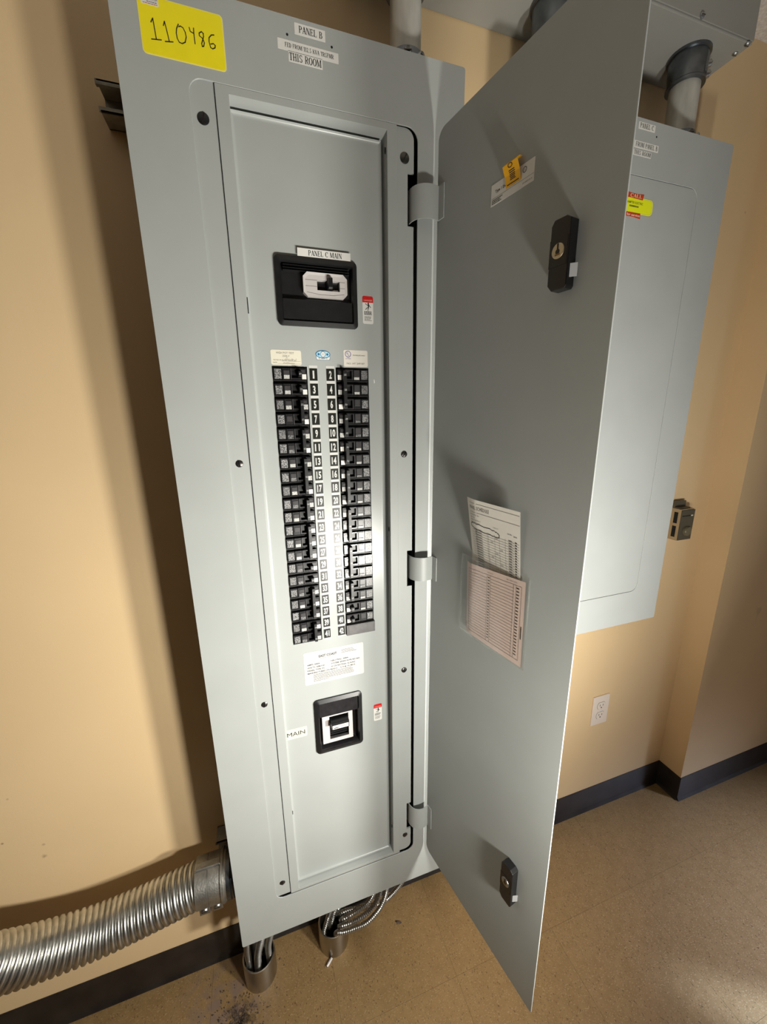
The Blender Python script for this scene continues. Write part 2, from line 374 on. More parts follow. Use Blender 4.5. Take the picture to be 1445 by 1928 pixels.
def rrect(u0, u1, v0, v1, r, n=6):
    rr = r if isinstance(r, (list, tuple)) else [r]*4            # br tr tl bl
    P = []
    for (cx, cy, a0), q in zip(((u1, v0, -90), (u1, v1, 0), (u0, v1, 90), (u0, v0, 180)), rr):
        q = max(q, 1e-5); sx = -1 if cx == u1 else 1; sy = 1 if cy == v0 else -1
        for k in range(n+1):
            a = math.radians(a0+90*k/n); P.append((cx+sx*q+q*math.cos(a), cy+sy*q+q*math.sin(a)))
    return P
def crom(pts, n=8):
    pts = [Vector(p) for p in pts]; P = [pts[0]*2-pts[1]]+pts+[pts[-1]*2-pts[-2]]; out = []
    for i in range(1, len(P)-2):
        a, b, c, d = P[i-1:i+3]
        for k in range(n):
            t = k/n; out.append(.5*((2*b)+(c-a)*t+(2*a-5*b+4*c-d)*t*t+(3*b-a-3*c+d)*t**3))
    out.append(pts[-1]); return out
def resample(path, step):
    out = [path[0]]; acc = 0
    for a, b in zip(path, path[1:]):
        L = (b-a).length; 
        while acc+L >= step:
            k = (step-acc); a = a+(b-a).normalized()*k; L -= k; acc = 0; out.append(a.copy())
        acc += L
    return out

# ================================================================== SETTING
WY, ZF, ZC = .14, -1.525, .8275                       # back wall plane, floor, ceiling
X0, X1, Y0 = -2.9, 2.75, -4.2
m = MB(); m.box(WORLD, X0-.12, X1+.12, WY, WY+.12, ZF-.1, ZC+.1, WALL); struct(m.build('wall_back'))
m = MB(); m.box(WORLD, 1.322, X1+.12, .056, WY, ZF, ZC, WALL); struct(m.build('wall_column'))
DWALL = mat('far_wall_dimmed', (.17, .12, .07), .6)  # unseen walls coloured dark to cut the light they bounce
m = MB(); m.box(WORLD, X0-.12, X0, Y0, WY, ZF-.1, ZC+.1, DWALL); struct(m.build('wall_left'))
m = MB(); m.box(WORLD, X0-.12, X1+.12, Y0-.12, Y0, ZF-.1, ZC+.1, DWALL); struct(m.build('wall_front'))
m = MB()                                              # right wall with a doorway opening (y -2.2..-1.3)
m.box(WORLD, X1, X1+.12, Y0, -2.2, ZF-.1, ZC+.1, WALL); m.box(WORLD, X1, X1+.12, -1.3, WY, ZF-.1, ZC+.1, WALL); m.box(WORLD, X1, X1+.12, -2.2, -1.3, .5, ZC+.1, WALL)
struct(m.build('wall_right'))
m = MB(); m.box(WORLD, X0, X1, Y0, WY, ZC, ZC+.1, CEILM); struct(m.build('ceiling'))
m = MB(); m.box(WORLD, X0, X1+.6, Y0, WY, ZF-.08, ZF-.004, mat('floor_joint', (.06, .035, .018), .8))
for q in ((X0, .2785-.3085*7, Y0, WY), (.2785+.3085*8, X1+.6, Y0, WY), (.2785-.3085*7, .2785+.3085*8, Y0, -.106-.3085*9)): m.box(WORLD, *q, ZF-.004, ZF, TILE)
floor = struct(m.build('floor'))
TP = .3085; seamx = .2785; seamy = -.106
g = .0004; tm = MB(); f0 = Fr((0, 0, 0), (1, 0, 0), (0, 1, 0), (0, 0, 1)); tm.box(f0, g/2, TP-g/2, g/2, TP-g/2, -.004, 0, TILE)
proto = None
i0, i1 = -7, 8; j0, j1 = -9, 1
for i in range(i0, i1):
    for j in range(j0, j1):
        if proto is None: proto = o = tm.build('tile', floor, origin=Vector((0, 0, 0)))
        else:
            o = proto.copy(); COL.objects.link(o); o.parent = floor; o.matrix_parent_inverse = proto.matrix_parent_inverse
        o.location = (seamx+i*TP, seamy+j*TP, ZF)
# vinyl cove base
def cove(name, a, b, nrm):
    a, b = Vector((*a, ZF)), Vector((*b, ZF)); d = (b-a); n = Vector((*nrm, 0)); L = d.length; d.normalize()
    prof = [(0, 0), (.011, 0), (.0105, .002), (.006, .006), (.0035, .013), (.003, .096), (.0015, .1), (0, .1)]
    m = MB(); q = []
    for e in (a, b): q += [e+n*p+Vector((0, 0, 1))*z for p, z in prof]
    k = len(prof)
    m.add(q, [(i, (i+1) % k, k+(i+1) % k, k+i) for i in range(k)]+[tuple(range(k-1, -1, -1)), tuple(range(k, 2*k))], BASEM)
    return struct(m.build(name, smooth=True))
cove('baseboard_back', (X0, WY), (1.322, WY), (0, -1))
cove('baseboard_side', (1.322, WY), (1.322, .0525), (-1, 0))
cove('baseboard_column', (1.3185, .056), (X1, .056), (0, -1))
cove('baseboard_left', (X0, Y0), (X0, WY), (1, 0))

# ================================================================== WIREWAY + CONDUITS
wx0, wx1, wz = .10, .9514, .6698
ww = thing('wireway', 'long grey metal wireway box along the wall above both panels', 'wireway', (.52, .07, wz))
m = MB(); m.box(WORLD, wx0, wx1, 0, WY-.001, wz, ZC-.012, GREYW); m.build('trough', ww, bevel=.002)
m = MB(); m.box(WORLD, wx0-.001, wx1+.001, -.002, 0, wz+.004, ZC-.014, GREYW); m.build('cover', ww, bevel=.001)
for (px, py) in ((1322, 30), (1385, 100), (1408, 82)):
    p = by((px, py), -.002) if py < 60 else bz((px, py), wz)
    fr = Fr(p, (1, 0, 0), (0, 0, 1), (0, -1, 0)) if py < 60 else Fr(p, (1, 0, 0), (0, -1, 0), (0, 0, -1))
    m = MB(); m.lathe(fr, [(.0052, -.001), (.0050, .002), (.003, .004), (0, .0045)], GALV, 12); m.box(fr, -.004, .004, -.0006, .0006, .003, .0048, SCREW); m.build('screw', ww, smooth=True)
def conduit(name, label, x, y, r, z0, z1, collar_top=True):
    t = thing(name, label, 'conduit', (x, y, z0))
    fr = Fr((x, y, 0), (1, 0, 0), (0, 1, 0), (0, 0, 1))
    m = MB(); m.lathe(fr, [(r, z0), (r, z1)], PIPE, 40); m.build('pipe', t, smooth=True)
    # locknut and set screw at the bottom
    m = MB(); m.lathe(fr, [(r+.004, z0-.028), (r+.0045, z0-.008), (r+.003, z0), (r-.001, z0)], GALVD, 40); m.build('connector', t, smooth=True)
    for a in (-60, -105):
        fs = Fr((x+(r+.004)*math.cos(math.radians(a)), y+(r+.004)*math.sin(math.radians(a)), z0-.012), (-math.sin(math.radians(a)), math.cos(math.radians(a)), 0), (0, 0, 1), (math.cos(math.radians(a)), math.sin(math.radians(a)), 0))
        m = MB(); m.lathe(fs, [(.007, -.006), (.007, .005), (.0055, .007), (.001, .0055)], GALV, 14); m.box(fs, -.006, .006, -.0008, .0008, .003, .0075, SCREW); m.build('set_screw', t, smooth=True)
    if collar_top:
        m = MB(); m.lathe(fr, [(r+.0005, z1-.056), (r+.0075, z1-.056), (r+.0075, z1-.052), (r+.0058, z1-.050), (r+.0072, z1-.006), (r+.011, z1-.005), (r+.011, z1)], GALVD, 40)
        for k in range(5):
            a = -75+k*7; ca, sa = math.cos(math.radians(a)), math.sin(math.radians(a))
            m.box(Fr((x+(r+.0062)*ca, y+(r+.0062)*sa, z1-.03), (-sa, ca, 0), (0, 0, 1), (ca, sa, 0)), -.001, .001, -.016, .02, 0, .0018, GALV)
        m.build('coupling', t, smooth=True)
        for q, dz in ((-28, -.018), (-28, -.036)):
            ca, sa = math.cos(math.radians(q)), math.sin(math.radians(q))
            fs = Fr((x+(r+.007)*ca, y+(r+.007)*sa, z1+dz), (-sa, ca, 0), (0, 0, 1), (ca, sa, 0))
            m = MB(); m.lathe(fs, [(.0075, -.004), (.0075, .007), (.006, .009), (.001, .007)], FLEX, 14); m.box(fs, -.006, .006, -.0008, .0008, .006, .0095, SCREW); m.build('clamp_screw', t, smooth=True)
    return t
conduit('conduit', 'zinc conduit rising from the top of the open panel into the wireway', .197, .06, .0265, .524, wz)
conduit('conduit', 'zinc conduit with dark coupling above the closed panel labels', .853, .06, .029, .524, wz)
conduit('conduit', 'conduit half hidden behind the top of the open panel door', .490, .06, .0265, .524, wz)

# ================================================================== PANEL B (open)
PB = thing('panelboard', 'tall grey electrical panel with open door and rows of black breakers', 'electrical panel', (.02, .05, -1.29))
TX0, TX1, TZ0, TZ1 = -.2399, .2811, -1.29, .4913
OX0, OX1, OZ0, OZ1 = -.1535, .1955, -1.1815, .3915
m = MB(); BX0, BX1, BZ0, BZ1 = -.222, .263, -1.272, .473
m.box(WORLD, BX0, BX1, .096, .0985, BZ0, BZ1, GREY)
for a in ((BX0, BX0+.002, .002, .098, BZ0, BZ1), (BX1-.002, BX1, .002, .098, BZ0, BZ1), (BX0, BX1, .002, .098, BZ0, BZ0+.002), (BX0, BX1, .002, .098, BZ1-.002, BZ1)): m.box(WORLD, *a, GREY)
m.build('enclosure', PB)
m = MB(); F0 = front(0)
m.ring(F0, rrect(TX0, TX1, TZ0, TZ1, .004), rrect(OX0, OX1, OZ0, OZ1, .019), -.0025, 0, GREY)
trim = m.build('trim_plate', PB, bevel=.0005, seg=1)
# lit strip: shallow return flange around the trim edge
m = MB()
m.ring(F0, rrect(TX0+.0005, TX1-.0005, TZ0+.0005, TZ1-.0005, .004), rrect(TX0+.002, TX1-.002, TZ0+.002, TZ1-.002, .003), -.012, -.0026, GREY); m.build('trim_return', PB)
# backing sheet, near-black for the shade in the box and hinge cavity
m = MB(); m.box(F0, OX0-.004, OX1+.004, OZ0-.004, OZ1+.004, -.036, -.034, VOID); m.build('shade_backing', PB)
m = MB(); LX1 = -.1205
m.prism(F0, rrect(OX0-.006, LX1, OZ0+.005, OZ1+.006, [.001, .001, .001, .001]), -.006, -.0028, GREY); m.build('mounting_flange', PB, bevel=.0008, seg=2)
m = MB(); RX0, RX1 = .1585, .1897
N1, N2, N3 = (.2488, .328), (-.4325, -.3515), (-1.1125, -1.0297)
RR = rrect(RX0, RX1, OZ0+.005, OZ1-.0006, [.016, .016, .001, .001]); pts = [(RX0, OZ0+.005)]+RR[:7]
nx = .1785
for lo, hi in (N3, N2, N1): pts += [(RX1, lo), (nx, lo), (nx, hi), (RX1, hi)]
pts += RR[7:14]+[(RX0, OZ1-.0006)]
m.prism(F0, pts, -.007, -.0034, GREY); m.build('mounting_flange', PB)
# pan frame, raised over the flanges
FX0, FX1, FZ0, FZ1 = -.1195, .158, OZ0+.0035, OZ1-.0004
HX0, HX1, HZ0, HZ1 = -.1006, .1408, -1.171, .3806
m = MB()
r0 = rrect(FX0, FX1, FZ0, FZ1, .0008); r1 = rrect(HX0, HX1, HZ0, HZ1, .0008)
m.ring(F0, r0, r1, -.0032, -.0002, GREY)
ri = rrect(HX0-.0012, HX1-.0045, HZ0+.0035, HZ1-.0065, .0008)
m.ring(F0, r1, ri, -.0012, -.0006, GREY, -.030, -.029)
m.build('pan_frame', PB, bevel=.0006, seg=2)
for z in (.355, -.30, -1.09):
    m = MB(); m.disc(Fr((HX1-.0012, .0065, z), (0, 1, 0), (0, 0, 1), (-1, 0, 0)), 0, 0, .005, 0, .0006, VOID, 12, .0022); m.build('screw_hole', PB)
# deadfront cover with round edges and openings
DX0, DX1, DZ0, DZ1, DY = -.1017, .1347, -1.1667, .3712, .017
FD = front(DY)
BL0, BL1, BR0, BR1 = -.0690, -.0087, .0432, .1055
ROW = .02595; ZR1 = .0012                            # pitch, centre of first row
BT, BB = ZR1+ROW*.5, ZR1-ROW*20.5
C0, C1, CZ0, CZ1 = -.047, .081, .085, .182           # upper main opening
M0, M1, MZ0, MZ1 = -.030, .067, -.810, -.681
m = MB(); rb = .0060
xs = sorted({DX0+rb, DX1-rb, BL0, BL1, BR0, BR1, C0, C1, M0, M1}); zs = sorted({DZ0+rb, DZ1-rb, BT, BB, CZ0, CZ1, MZ0, MZ1})
holes = [(BL0, BL1, BB, BT), (BR0, BR1, BB, BT), (C0, C1, CZ0, CZ1), (M0, M1, MZ0, MZ1)]
def inh(x, z): return any(a < x < b and c < z < d for a, b, c, d in holes)
for a, b in zip(xs, xs[1:]):
    for c, d in zip(zs, zs[1:]):
        if not inh((a+b)/2, (c+d)/2): m.flat(FD, [(a, c), (b, c), (b, d), (a, d)], 0, GREYD)
for a, b, c, d in holes:
    for q in (((a, c), (b, c)), ((b, c), (b, d)), ((b, d), (a, d)), ((a, d), (a, c))):
        m.add([FD.p(*q[0], 0), FD.p(*q[1], 0), FD.p(*q[1], -.002), FD.p(*q[0], -.002)], [(0, 1, 2, 3)], GREYD)
prev = None
for k in range(9):
    a = math.radians(75*k/8); e = rb*math.sin(a); h = rb*(1-math.cos(a))
    cur = [(DX0+rb-e, DZ0+rb-e), (DX1-rb+e, DZ0+rb-e), (DX1-rb+e, DZ1-rb+e), (DX0+rb-e, DZ1-rb+e)]
    if prev:
        for i in range(4):
            j = (i+1) % 4; m.add([FD.p(*prev[0][i], prev[1]), FD.p(*prev[0][j], prev[1]), FD.p(*cur[j], h), FD.p(*cur[i], h)], [(3, 2, 1, 0)], GREYD)
    prev = (cur, h)
for i in range(4):
    j = (i+1) % 4; m.add([FD.p(*prev[0][i], prev[1]), FD.p(*prev[0][j], prev[1]), FD.p(*prev[0][j], -.011), FD.p(*prev[0][i], -.011)], [(3, 2, 1, 0)], GREYD)
dead = m.build('deadfront', PB, smooth=True)
for px, py, hh in ((467, 575, .012), (551.5, 1530, .005)):
    p = by((px, py), 0); m = MB(); m.box(F0, p.x-.0007, p.x+.0007, p.z-hh, p.z+hh, -.0004, .0001, VOID); m.build('slot', PB)
# screws
for k, (px, py) in enumerate([(383, 224), (762, 298), (451, 873), (761, 855), (761, 1261), (498, 1326), (763, 1571), (532, 1661)]):
    p = by((px, py), .0038); r = .0084 if k < 2 else .0066; fr = Fr(p)
    m = MB(); m.lathe(fr, [(r, -.001), (r, .0003), (r*.98, .0012), (r*.8, .0021), (0, .0024)], SCREW if k else BLK, 20)
    a = R.uniform(.9, 2.2); f2 = Fr(p, (math.cos(a), 0, math.sin(a)), (-math.sin(a), 0, math.cos(a)))
    m.box(f2, -r*.85, r*.85, -.0009, .0009, .0012, .0026, BLKG); m.build('screw', PB, smooth=True)

# ---- labels: every label one mesh, paper and ink together
def label_plate(m, fr, u0, u1, v0, v1, base, r=.0002, h=.0003): m.prism(fr, rrect(u0, u1, v0, v1, r, 4), 0, h, base)
def bars(m, fr, u0, u1, v0, v1, n, mt, h, fill=.45, ragged=.25):
    st = (v1-v0)/n
    for i in range(n):
        v = v1-(i+.5)*st; u = u0; end = u1-(u1-u0)*R.uniform(0, ragged)
        while u < end-1e-4:
            L = min(R.uniform(.0012, .0036), end-u); m.flat(fr, [(u, v-st*fill/2), (u+L, v-st*fill/2), (u+L, v+st*fill/2), (u, v+st*fill/2)], h, mt); u += L+.0006
def slab(name, x0, x1, z0, z1, y, txt, tx0, tx1, tz0, th, slope=0, parent=PB):
    m = MB(); fr = front(y); label_plate(m, fr, x0, x1, z0, z1, WHITE); m.serif(fr, txt, tx0, tz0, th, tx1-tx0, INK, .00045, slope); return m.build(name, parent)
slab('name_label', -.0013, .0440, .4718, .4853, 0, 'PANEL B', .0048, .0398, .4745, .0080)
slab('feed_label', -.0268, .0633, .4497, .4624, 0, 'FED FROM 112.5 KVA TRSFMR', -.0165, .0560, .4538, .0052)
slab('room_label', -.0121, .0382, .4375, .4502, 0, 'THIS ROOM', -.0112, .0368, .4392, .0090)
slab('name_label', -.0143, .0761, .1873, .1993, DY-.0042, 'PANEL C MAIN', .0035, .0610, .1893, .0078)
for px, py in ((541, 65), (625, 89)):
    p = by((px, py), 0); m = MB(); m.disc(Fr(p), 0, 0, .0017, -.0003, .0002, VOID, 10); m.build('screw_hole', PB)
# yellow asset sticker with handwritten number
m = MB(); label_plate(m, F0, -.2058, -.1005, .4055, .4692, YELE, .005); label_plate(m, F0, -.2048, -.1015, .4065, .4682, YEL, .0045, .0004)
label_plate(m, F0, -.2010, -.1800, .4590, .4676, WHITE, .001, .0005)
k = 180/1445
def zp(u, v, y=-.0005):
    p = by((255+u*k, v*k), y); return (p.x, p.z)
for st in ([(235, 335), (262, 275), (292, 440), (320, 600)], [(245, 590), (395, 605)], [(425, 388), (440, 322), (480, 480), (515, 630)], [(452, 628), (572, 635)],
           [(650, 365), (625, 430), (620, 500), (635, 580), (665, 640), (710, 660), (755, 640), (770, 560), (755, 490), (720, 420), (680, 395), (655, 405)],
           [(815, 415), (830, 475), (880, 505)], [(880, 425), (885, 510), (905, 665)],
           [(1030, 512), (1000, 480), (965, 500), (968, 540), (1020, 585), (1045, 650), (1035, 700), (1015, 705), (1003, 660), (1022, 600), (1032, 550), (1024, 500)],
           [(1190, 530), (1150, 530), (1115, 570), (1115, 630), (1140, 720), (1170, 740), (1205, 725), (1210, 690), (1180, 660), (1140, 667)]):
    m.stroke(F0, [zp(*q) for q in st], .0012, .0006, INK)
m.stroke(F0, [(-.1998, .4672), (-.1984, .4645), (-.1998, .4632)], .0012, .0007, BLUE); m.stroke(F0, [(-.1975, .4676), (-.1966, .4652), (-.1978, .4634)], .0008, .0007, INK)
m.text(F0, 'QUANTUM', -.1950, .4640, .0025, INKL, .0007, .0140); bars(m, F0, -.194, -.182, .4612, .4630, 1, INKL, .0007); bars(m, F0, -.1985, -.181, .4594, .4608, 1, ORED, .0007)
m.build('asset_sticker', PB)
# high-pot test label
m = MB(); label_plate(m, FD, -.0696, -.0176, .0160, .0405, CREAM, .003)
m.text(FD, 'HIGH POT TEST', -.0450, .0342, .0030, INKL, .00045, .0300, align='C'); m.text(FD, '2500 V', -.0440, .0292, .0030, INKL, .00045, .0120, align='C')
m.text(FD, 'TESTED BY', -.0662, .0229, .0019, INKL, .00045, .0145); m.text(FD, 'DATE', -.0662, .0187, .0019, INKL, .00045, .0065)
m.stroke(FD, [(-.0512, .0222), (-.0190, .0222)], .0002, .00045, INKL); m.stroke(FD, [(-.0585, .0180), (-.0190, .0180)], .0002, .00045, INKL)
def scrawl(fr, u0, u1, v, a, n, mt, wd=.00035):
    P = []
    for i in range(n): P.append((u0+(u1-u0)*i/(n-1)+R.uniform(-.0006, .0006), v+(a if i % 2 else 0)*R.uniform(.5, 1.1)))
    m.stroke(fr, P, wd, .0005, mt)
scrawl(FD, -.0505, -.0265, .0222, .0048, 20, INKL); scrawl(FD, -.0490, -.0300, .0178, .0030, 14, INKL); m.stroke(FD, [(-.0440, .0275), (-.0410, .0290)], .0004, .0005, INKL)
m.build('test_label', PB)
# oval union seal
m = MB(); cx, cz = .0212, .0355
def ell(rx, rz, n=28, cx=cx, cz=cz): return [(cx+rx*math.cos(2*math.pi*i/n), cz+rz*math.sin(2*math.pi*i/n)) for i in range(n)]
label_plate(m, FD, .0085, .0340, .0257, .0345, BLUE, .003, .0002); label_plate(m, FD, .0092, .0333, .0263, .0340, WHITE, .0026, .0003)
m.prism(FD, ell(.0132, .0068), 0, .0004, BLUE); m.prism(FD, ell(.0118, .0055), 0, .0005, PBLUE)
m.prism(FD, ell(.0046, .0054), 0, .0006, BLUE); m.prism(FD, ell(.0037, .0044), 0, .0007, WHITE)
for s in (-1, 1): m.prism(FD, ell(.0021, .0021, 14, cx+s*.0078), 0, .0006, BLUE)
m.stroke(FD, [(cx, cz-.0015), (cx, cz+.0015)], .0006, .0008, BLUE); m.text(FD, 'E  825  2', cx, .0275, .0022, INKL, .0005, .0150, align='C'); m.build('union_seal', PB)
# listing label
m = MB(); label_plate(m, FD, .0590, .1043, .0160, .0445, mat('ivory_label', (.76, .72, .65), .35), .0025)
m.ring(FD, ell(.0056, .0056, 28, .0672, .0374), ell(.0046, .0046, 28, .0672, .0374), .0003, .0005, PURP)
m.text(FD, 'U', .0645, .0373, .0030, PURP, .00055, .0024, bold=.02); m.text(FD, 'L', .0672, .0346, .0030, PURP, .00055, .0020, bold=.02)
m.text(FD, 'LISTED', .0672, .0288, .0016, PURP, .0005, .0100, align='C'); m.text(FD, 'PANELBOARD', .0765, .0348, .0018, INK, .0005, .0230); m.text(FD, 'NO. HT 249187', .0645, .0200, .0028, INKL, .0005, .0335); m.build('listing_label', PB)
# danger labels
def danger(x0, x1, z0, z1):
    m = MB(); h = z1-z0; label_plate(m, FD, x0, x1, z0, z1, WHITE, .0028); label_plate(m, FD, x0, x1, z1-h*.225, z1, RED, [.0001, .0028, .0028, .0001], .0004)
    wd = x1-x0; m.text(FD, '! DANGER', (x0+x1)/2, z1-h*.175, h*.05, mat('pale_red', (.85, .35, .30), .4), .0005, wd*.82, align='C', bold=.02)
    c, t = x0+wd*.54, z1-h*.27
    for st, wv in (([(0, 0), (.02, -.10)], .0022), ([(.02, -.08), (.01, -.15)], .0016), ([(-.02, -.07), (-.28, .0)], .0009), ([(.05, -.04), (.22, -.13)], .0010), ([(.01, -.14), (-.12, -.15), (-.26, -.21)], .0010), ([(.02, -.14), (-.05, -.24)], .0010)):
        m.stroke(FD, [(c+a*wd, t+b*h) for a, b in st], wv, .0005, INK)
    m.disc(FD, c+wd*.01, t+h*.02, .0011, .0003, .0005, INK, 10)
    bars(m, FD, x0+wd*.14, x1-wd*.12, z0+h*.32, z0+h*.46, 3, INK, .0005, .6, .15); bars(m, FD, x0+wd*.16, x1-wd*.14, z0+h*.10, z0+h*.28, 4, INKL, .0005, .45, .25)
    m.build('danger_label', PB)
danger(.0970, .1169, .0903, .1360); danger(.1010, .1207, -.7690, -.7245)
# manufacturer's label
m = MB(); label_plate(m, FD, -.0504, .0801, -.6338, -.5556, GLOSSW, .003)
m.text(FD, 'EAST COAST', -.0185, -.5715, .0052, INK, .0005, .0390, bold=.03); m.text(FD, 'PANELBOARD INC.', -.0175, -.5755, .0018, INKL, .0005, .0350)
bars(m, FD, .0310, .0660, -.5722, -.5622, 3, INKL, .0005, .4, .3)
for u, v, s, wd in ((-.0440, -.5872, 'AMPS: 600A', .0270), (.0070, -.5872, 'NEUTRAL: 600A', .0390), (-.0440, -.5942, 'VOLTS: 208/120', .0370), (.0070, -.5942, 'SYSTEM 3P/4W INTR RD NO', .0640),
                    (-.0440, -.6012, 'PANEL TYPE: P1', .0360), (.0070, -.6012, 'SCCR RATING: 22 KAIC', .0540), (-.0440, -.6078, 'MANUFACTURED ON 04/2013', .0640), (.0270, -.6078, 'S.O.# 13 0813', .0330)):
    m.text(FD, s, u, v, .0032, INK, .0005, wd, bold=.022)
bars(m, FD, -.0320, .0600, -.6250, -.6098, 5, INKL, .0005, .45, .12); bars(m, FD, -.0320, .0020, -.6285, -.6255, 1, INKL, .0005, .45, .12)
m.build('maker_label', PB)
m = MB(); label_plate(m, FD, -.0972, -.0537, -.7602, -.7345, mat('pale_yellow_label', (.62, .62, .52), .35), [.003, .003, .0002, .0002]); m.text(FD, 'MAIN', -.0968, -.7527, .0100, INK, .0005, .0385); m.build('main_label', PB)

# ---- number strips
def strip(x0, x1, odd):
    m = MB(); label_plate(m, FD, x0, x1, BB-.0005, BT+.0022, GLOSSW, .0003, .0003); st = m.build('number_strip', PB)
    for i in range(21):
        z = ZR1-ROW*i; n = 2*i+(1 if odd else 2); q = MB()
        label_plate(q, FD, x0+.0004, x1-.0004, z-.0108, z+.0102, LBLK, .0002, .0005)
        s = str(n); q.text(FD, s, (x0+x1)/2, z-.0066, .0125, GLOSSW, .0007, .0048 if len(s) == 1 and n != 1 else (.0030 if n == 1 else .0092), bold=.035, align='C')
        q.build('number_label', st)
strip(-.0052, .0098, True); strip(.0252, .0408, False)

# ---- circuit breakers
def breaker(rows, left):
    n = len(rows); i0 = (rows[0]-1)//2
    inner, sg = (BL1-.0004, -1) if left else (BR0+.0004, 1); W = (BL1-BL0 if left else BR1-BR0)-.0008
    X = lambda t: inner+sg*t*W                         # t: 0 inner end .. 1 outer end
    def bx(mm, t0, t1, v0, v1, h0, h1, mt, du=0, dv=0):
        a, b = sorted((X(t0), X(t1))); mm.box(FD, a, b, v0, v1, h0, h1, mt, du, dv)
    m = MB(); stick = []
    for k in range(n):
        z = ZR1-ROW*(i0+k); hh = ROW/2
        bx(m, 0, 1, z-hh+.0002, z+hh-.0002, -.014, -.003, BLK)
        bx(m, .02, .21, z-.0100, z+.0095, -.004, .0035, BRK, .0005, .0005)                   # inner end block
        bx(m, .06, .20, z+.0015, z+.0070, .0030, .0045, BRK2, .0003, .0003)
        bx(m, .20, .50, z+.0062, z+.0100, -.004, .0038, BRK, .0004, .0008)                   # lips around the toggle well
        bx(m, .20, .50, z-.0105, z-.0062, -.004, .0038, BRK, .0004, .0008)
        bx(m, .46, .50, z-.0100, z+.0095, -.004, .0042, BRK2, .0003, .0006)
        bx(m, .30, .46, z-.0062, z+.0062, -.006, -.0035, BLKG)
        bx(m, .50, .735, z-.0105, z+.0098, -.004, .0040, BRK, .0006, .0008)
        bx(m, .52, .70, z-.0040, z+.0085 if not left else z+.0060, .0036, .0052, BRK2, .0006, .0006)   # raised block
        bx(m, .735, .985, z-.0105, z+.0098, -.004, .0036, BRK, .0006, .0010)
        bx(m, .02, .985, z-.0116, z-.0102, -.004, .0028, BRK2, .0002, .0006)                  # lower ledge, lighter grey
        stick.append(z)
    o = m.build('circuit_breaker', PB, bevel=.0005, seg=1)
    for z in stick:
        kind = R.random(); q = MB(); a, b = sorted((X(.76), X(.95)))
        q.box(FD, a, b, z-.0082+R.uniform(-.001, .001), z+.0058+R.uniform(0, .0025), .0035, .0039, PRN_G if kind < .6 else PRN_L); q.build('rating_sticker', o)
        if kind > .12:
            q = MB(); a, b = sorted((X(.53), X(.69))); zz = z-.0085
            q.box(FD, a, b, zz, zz+(.0042 if not left else .0062), .0040, .0054 if not left else .0056, PRN_W if R.random() < .6 else PRN_L); q.build('brand_sticker', o)
        q = MB(); a, b = sorted((X(.035), X(.16))); q.box(FD, a, b, z-.0090, z-.0005, .0034, .0039, WHITE if R.random() < .55 else PRN_W); q.build('amp_sticker', o)
    # handle (one bar ties the poles)
    zt, zb = stick[0]+.0048, stick[-1]-.0062
    if n > 1: zt, zb = stick[0]+.0078, stick[-1]-.0085
    q = MB(); a, b = sorted((X(.165), X(.285)))
    q.box(FD, a, b, zb, zt, -.004, .0135, BLK, .0008, .0012)
    for z in stick: q.box(FD, a+.0014, b-.0014, z-.0024, z+.0008, .0134, .0137, PRN_L)
    q.build('handle', o, bevel=.0007)
    return o
for rows in ([1], [3], [5, 7], [9, 11], [13, 15, 17], [19, 21], [23, 25, 27], [29], [31], [33, 35, 37], [39, 41]): breaker(rows, True)
for rows in ([2, 4, 6], [8, 10], [12, 14], [16, 18, 20], [22, 24, 26], [28, 30, 32], [34, 36], [38], [40]): breaker([r-1 for r in rows], False)
m = MB(); z = ZR1-ROW*20
m.box(FD, BR0-.0006, BR1+.0022, z-.0132, z+.0130, -.010, .0062, FILL, .0012, .0012); m.box(FD, BR0+.004, BR1-.001, z-.0108, z+.0108, .0060, .0068, FILL, .0004, .0004); m.build('filler_plate', PB, bevel=.0012)
m = MB()
for a, b in ((BL0-.0006, BL1+.0003), (BR0-.0003, BR1+.0006)): m.box(FD, a, b, BB-.0006, BT+.0006, -.0165, -.0145, VOID)
m.build('breaker_bay', PB)
p = by((705, 718), DY); m = MB(); m.flat(FD, [(p.x-.0006, p.z-.0035), (p.x+.0012, p.z-.0028), (p.x+.0002, p.z+.0035), (p.x-.0008, p.z+.003)], .0002, CHIP); m.build('paint_chip', PB)

# ---- upper main breaker (feeds panel C)
B0, B1, BZa, BZb = -.0527, .0867, .0795, .1868
m = MB(); m.ring(FD, rrect(B0, B1, BZa, BZb, .007), rrect(B0+.0075, B1-.0075, BZa+.0075, BZb-.0075, .003), 0, .0040, BLK, 0, .0060); m.ring(FD, rrect(B0+.0075, B1-.0075, BZa+.0075, BZb-.0075, .003), rrect(B0+.010, B1-.010, BZa+.010, BZb-.010, .002), 0, .006, BLK, -.012, .001)
mc = m.build('main_breaker', PB, smooth=True, label='black main breaker for the second panel')
m = MB(); u0, u1 = B0+.009, B1-.009
m.box(FD, u0, u1, BZa+.009, BZa+.0435, -.014, .0022, BLK, .0006, .001); m.box(FD, u0, u1, BZa+.0435, BZb-.009, -.014, -.007, BLK)
for z, h in ((.1735, .0035), (.1695, .0022), (.1662, .0010)): m.box(FD, u0+.004, u1-.004, z-.0008, z+.0008, -.010, h, BLKG, 0, .0004)
m.build('breaker_face', mc, bevel=.0006)
def oct_(a, b, c, d, ch): return [(a+ch, c), (b-ch, c), (b, c+ch), (b, d-ch), (b-ch, d), (a+ch, d), (a, d-ch), (a, c+ch)]
E0, E1, EZ0, EZ1 = -.0072, .0690, .1272, .1655
m = MB(); po = oct_(E0, E1, EZ0, EZ1, .007); pi_ = oct_(.0165, .0560, .1385, .1545, .0002)
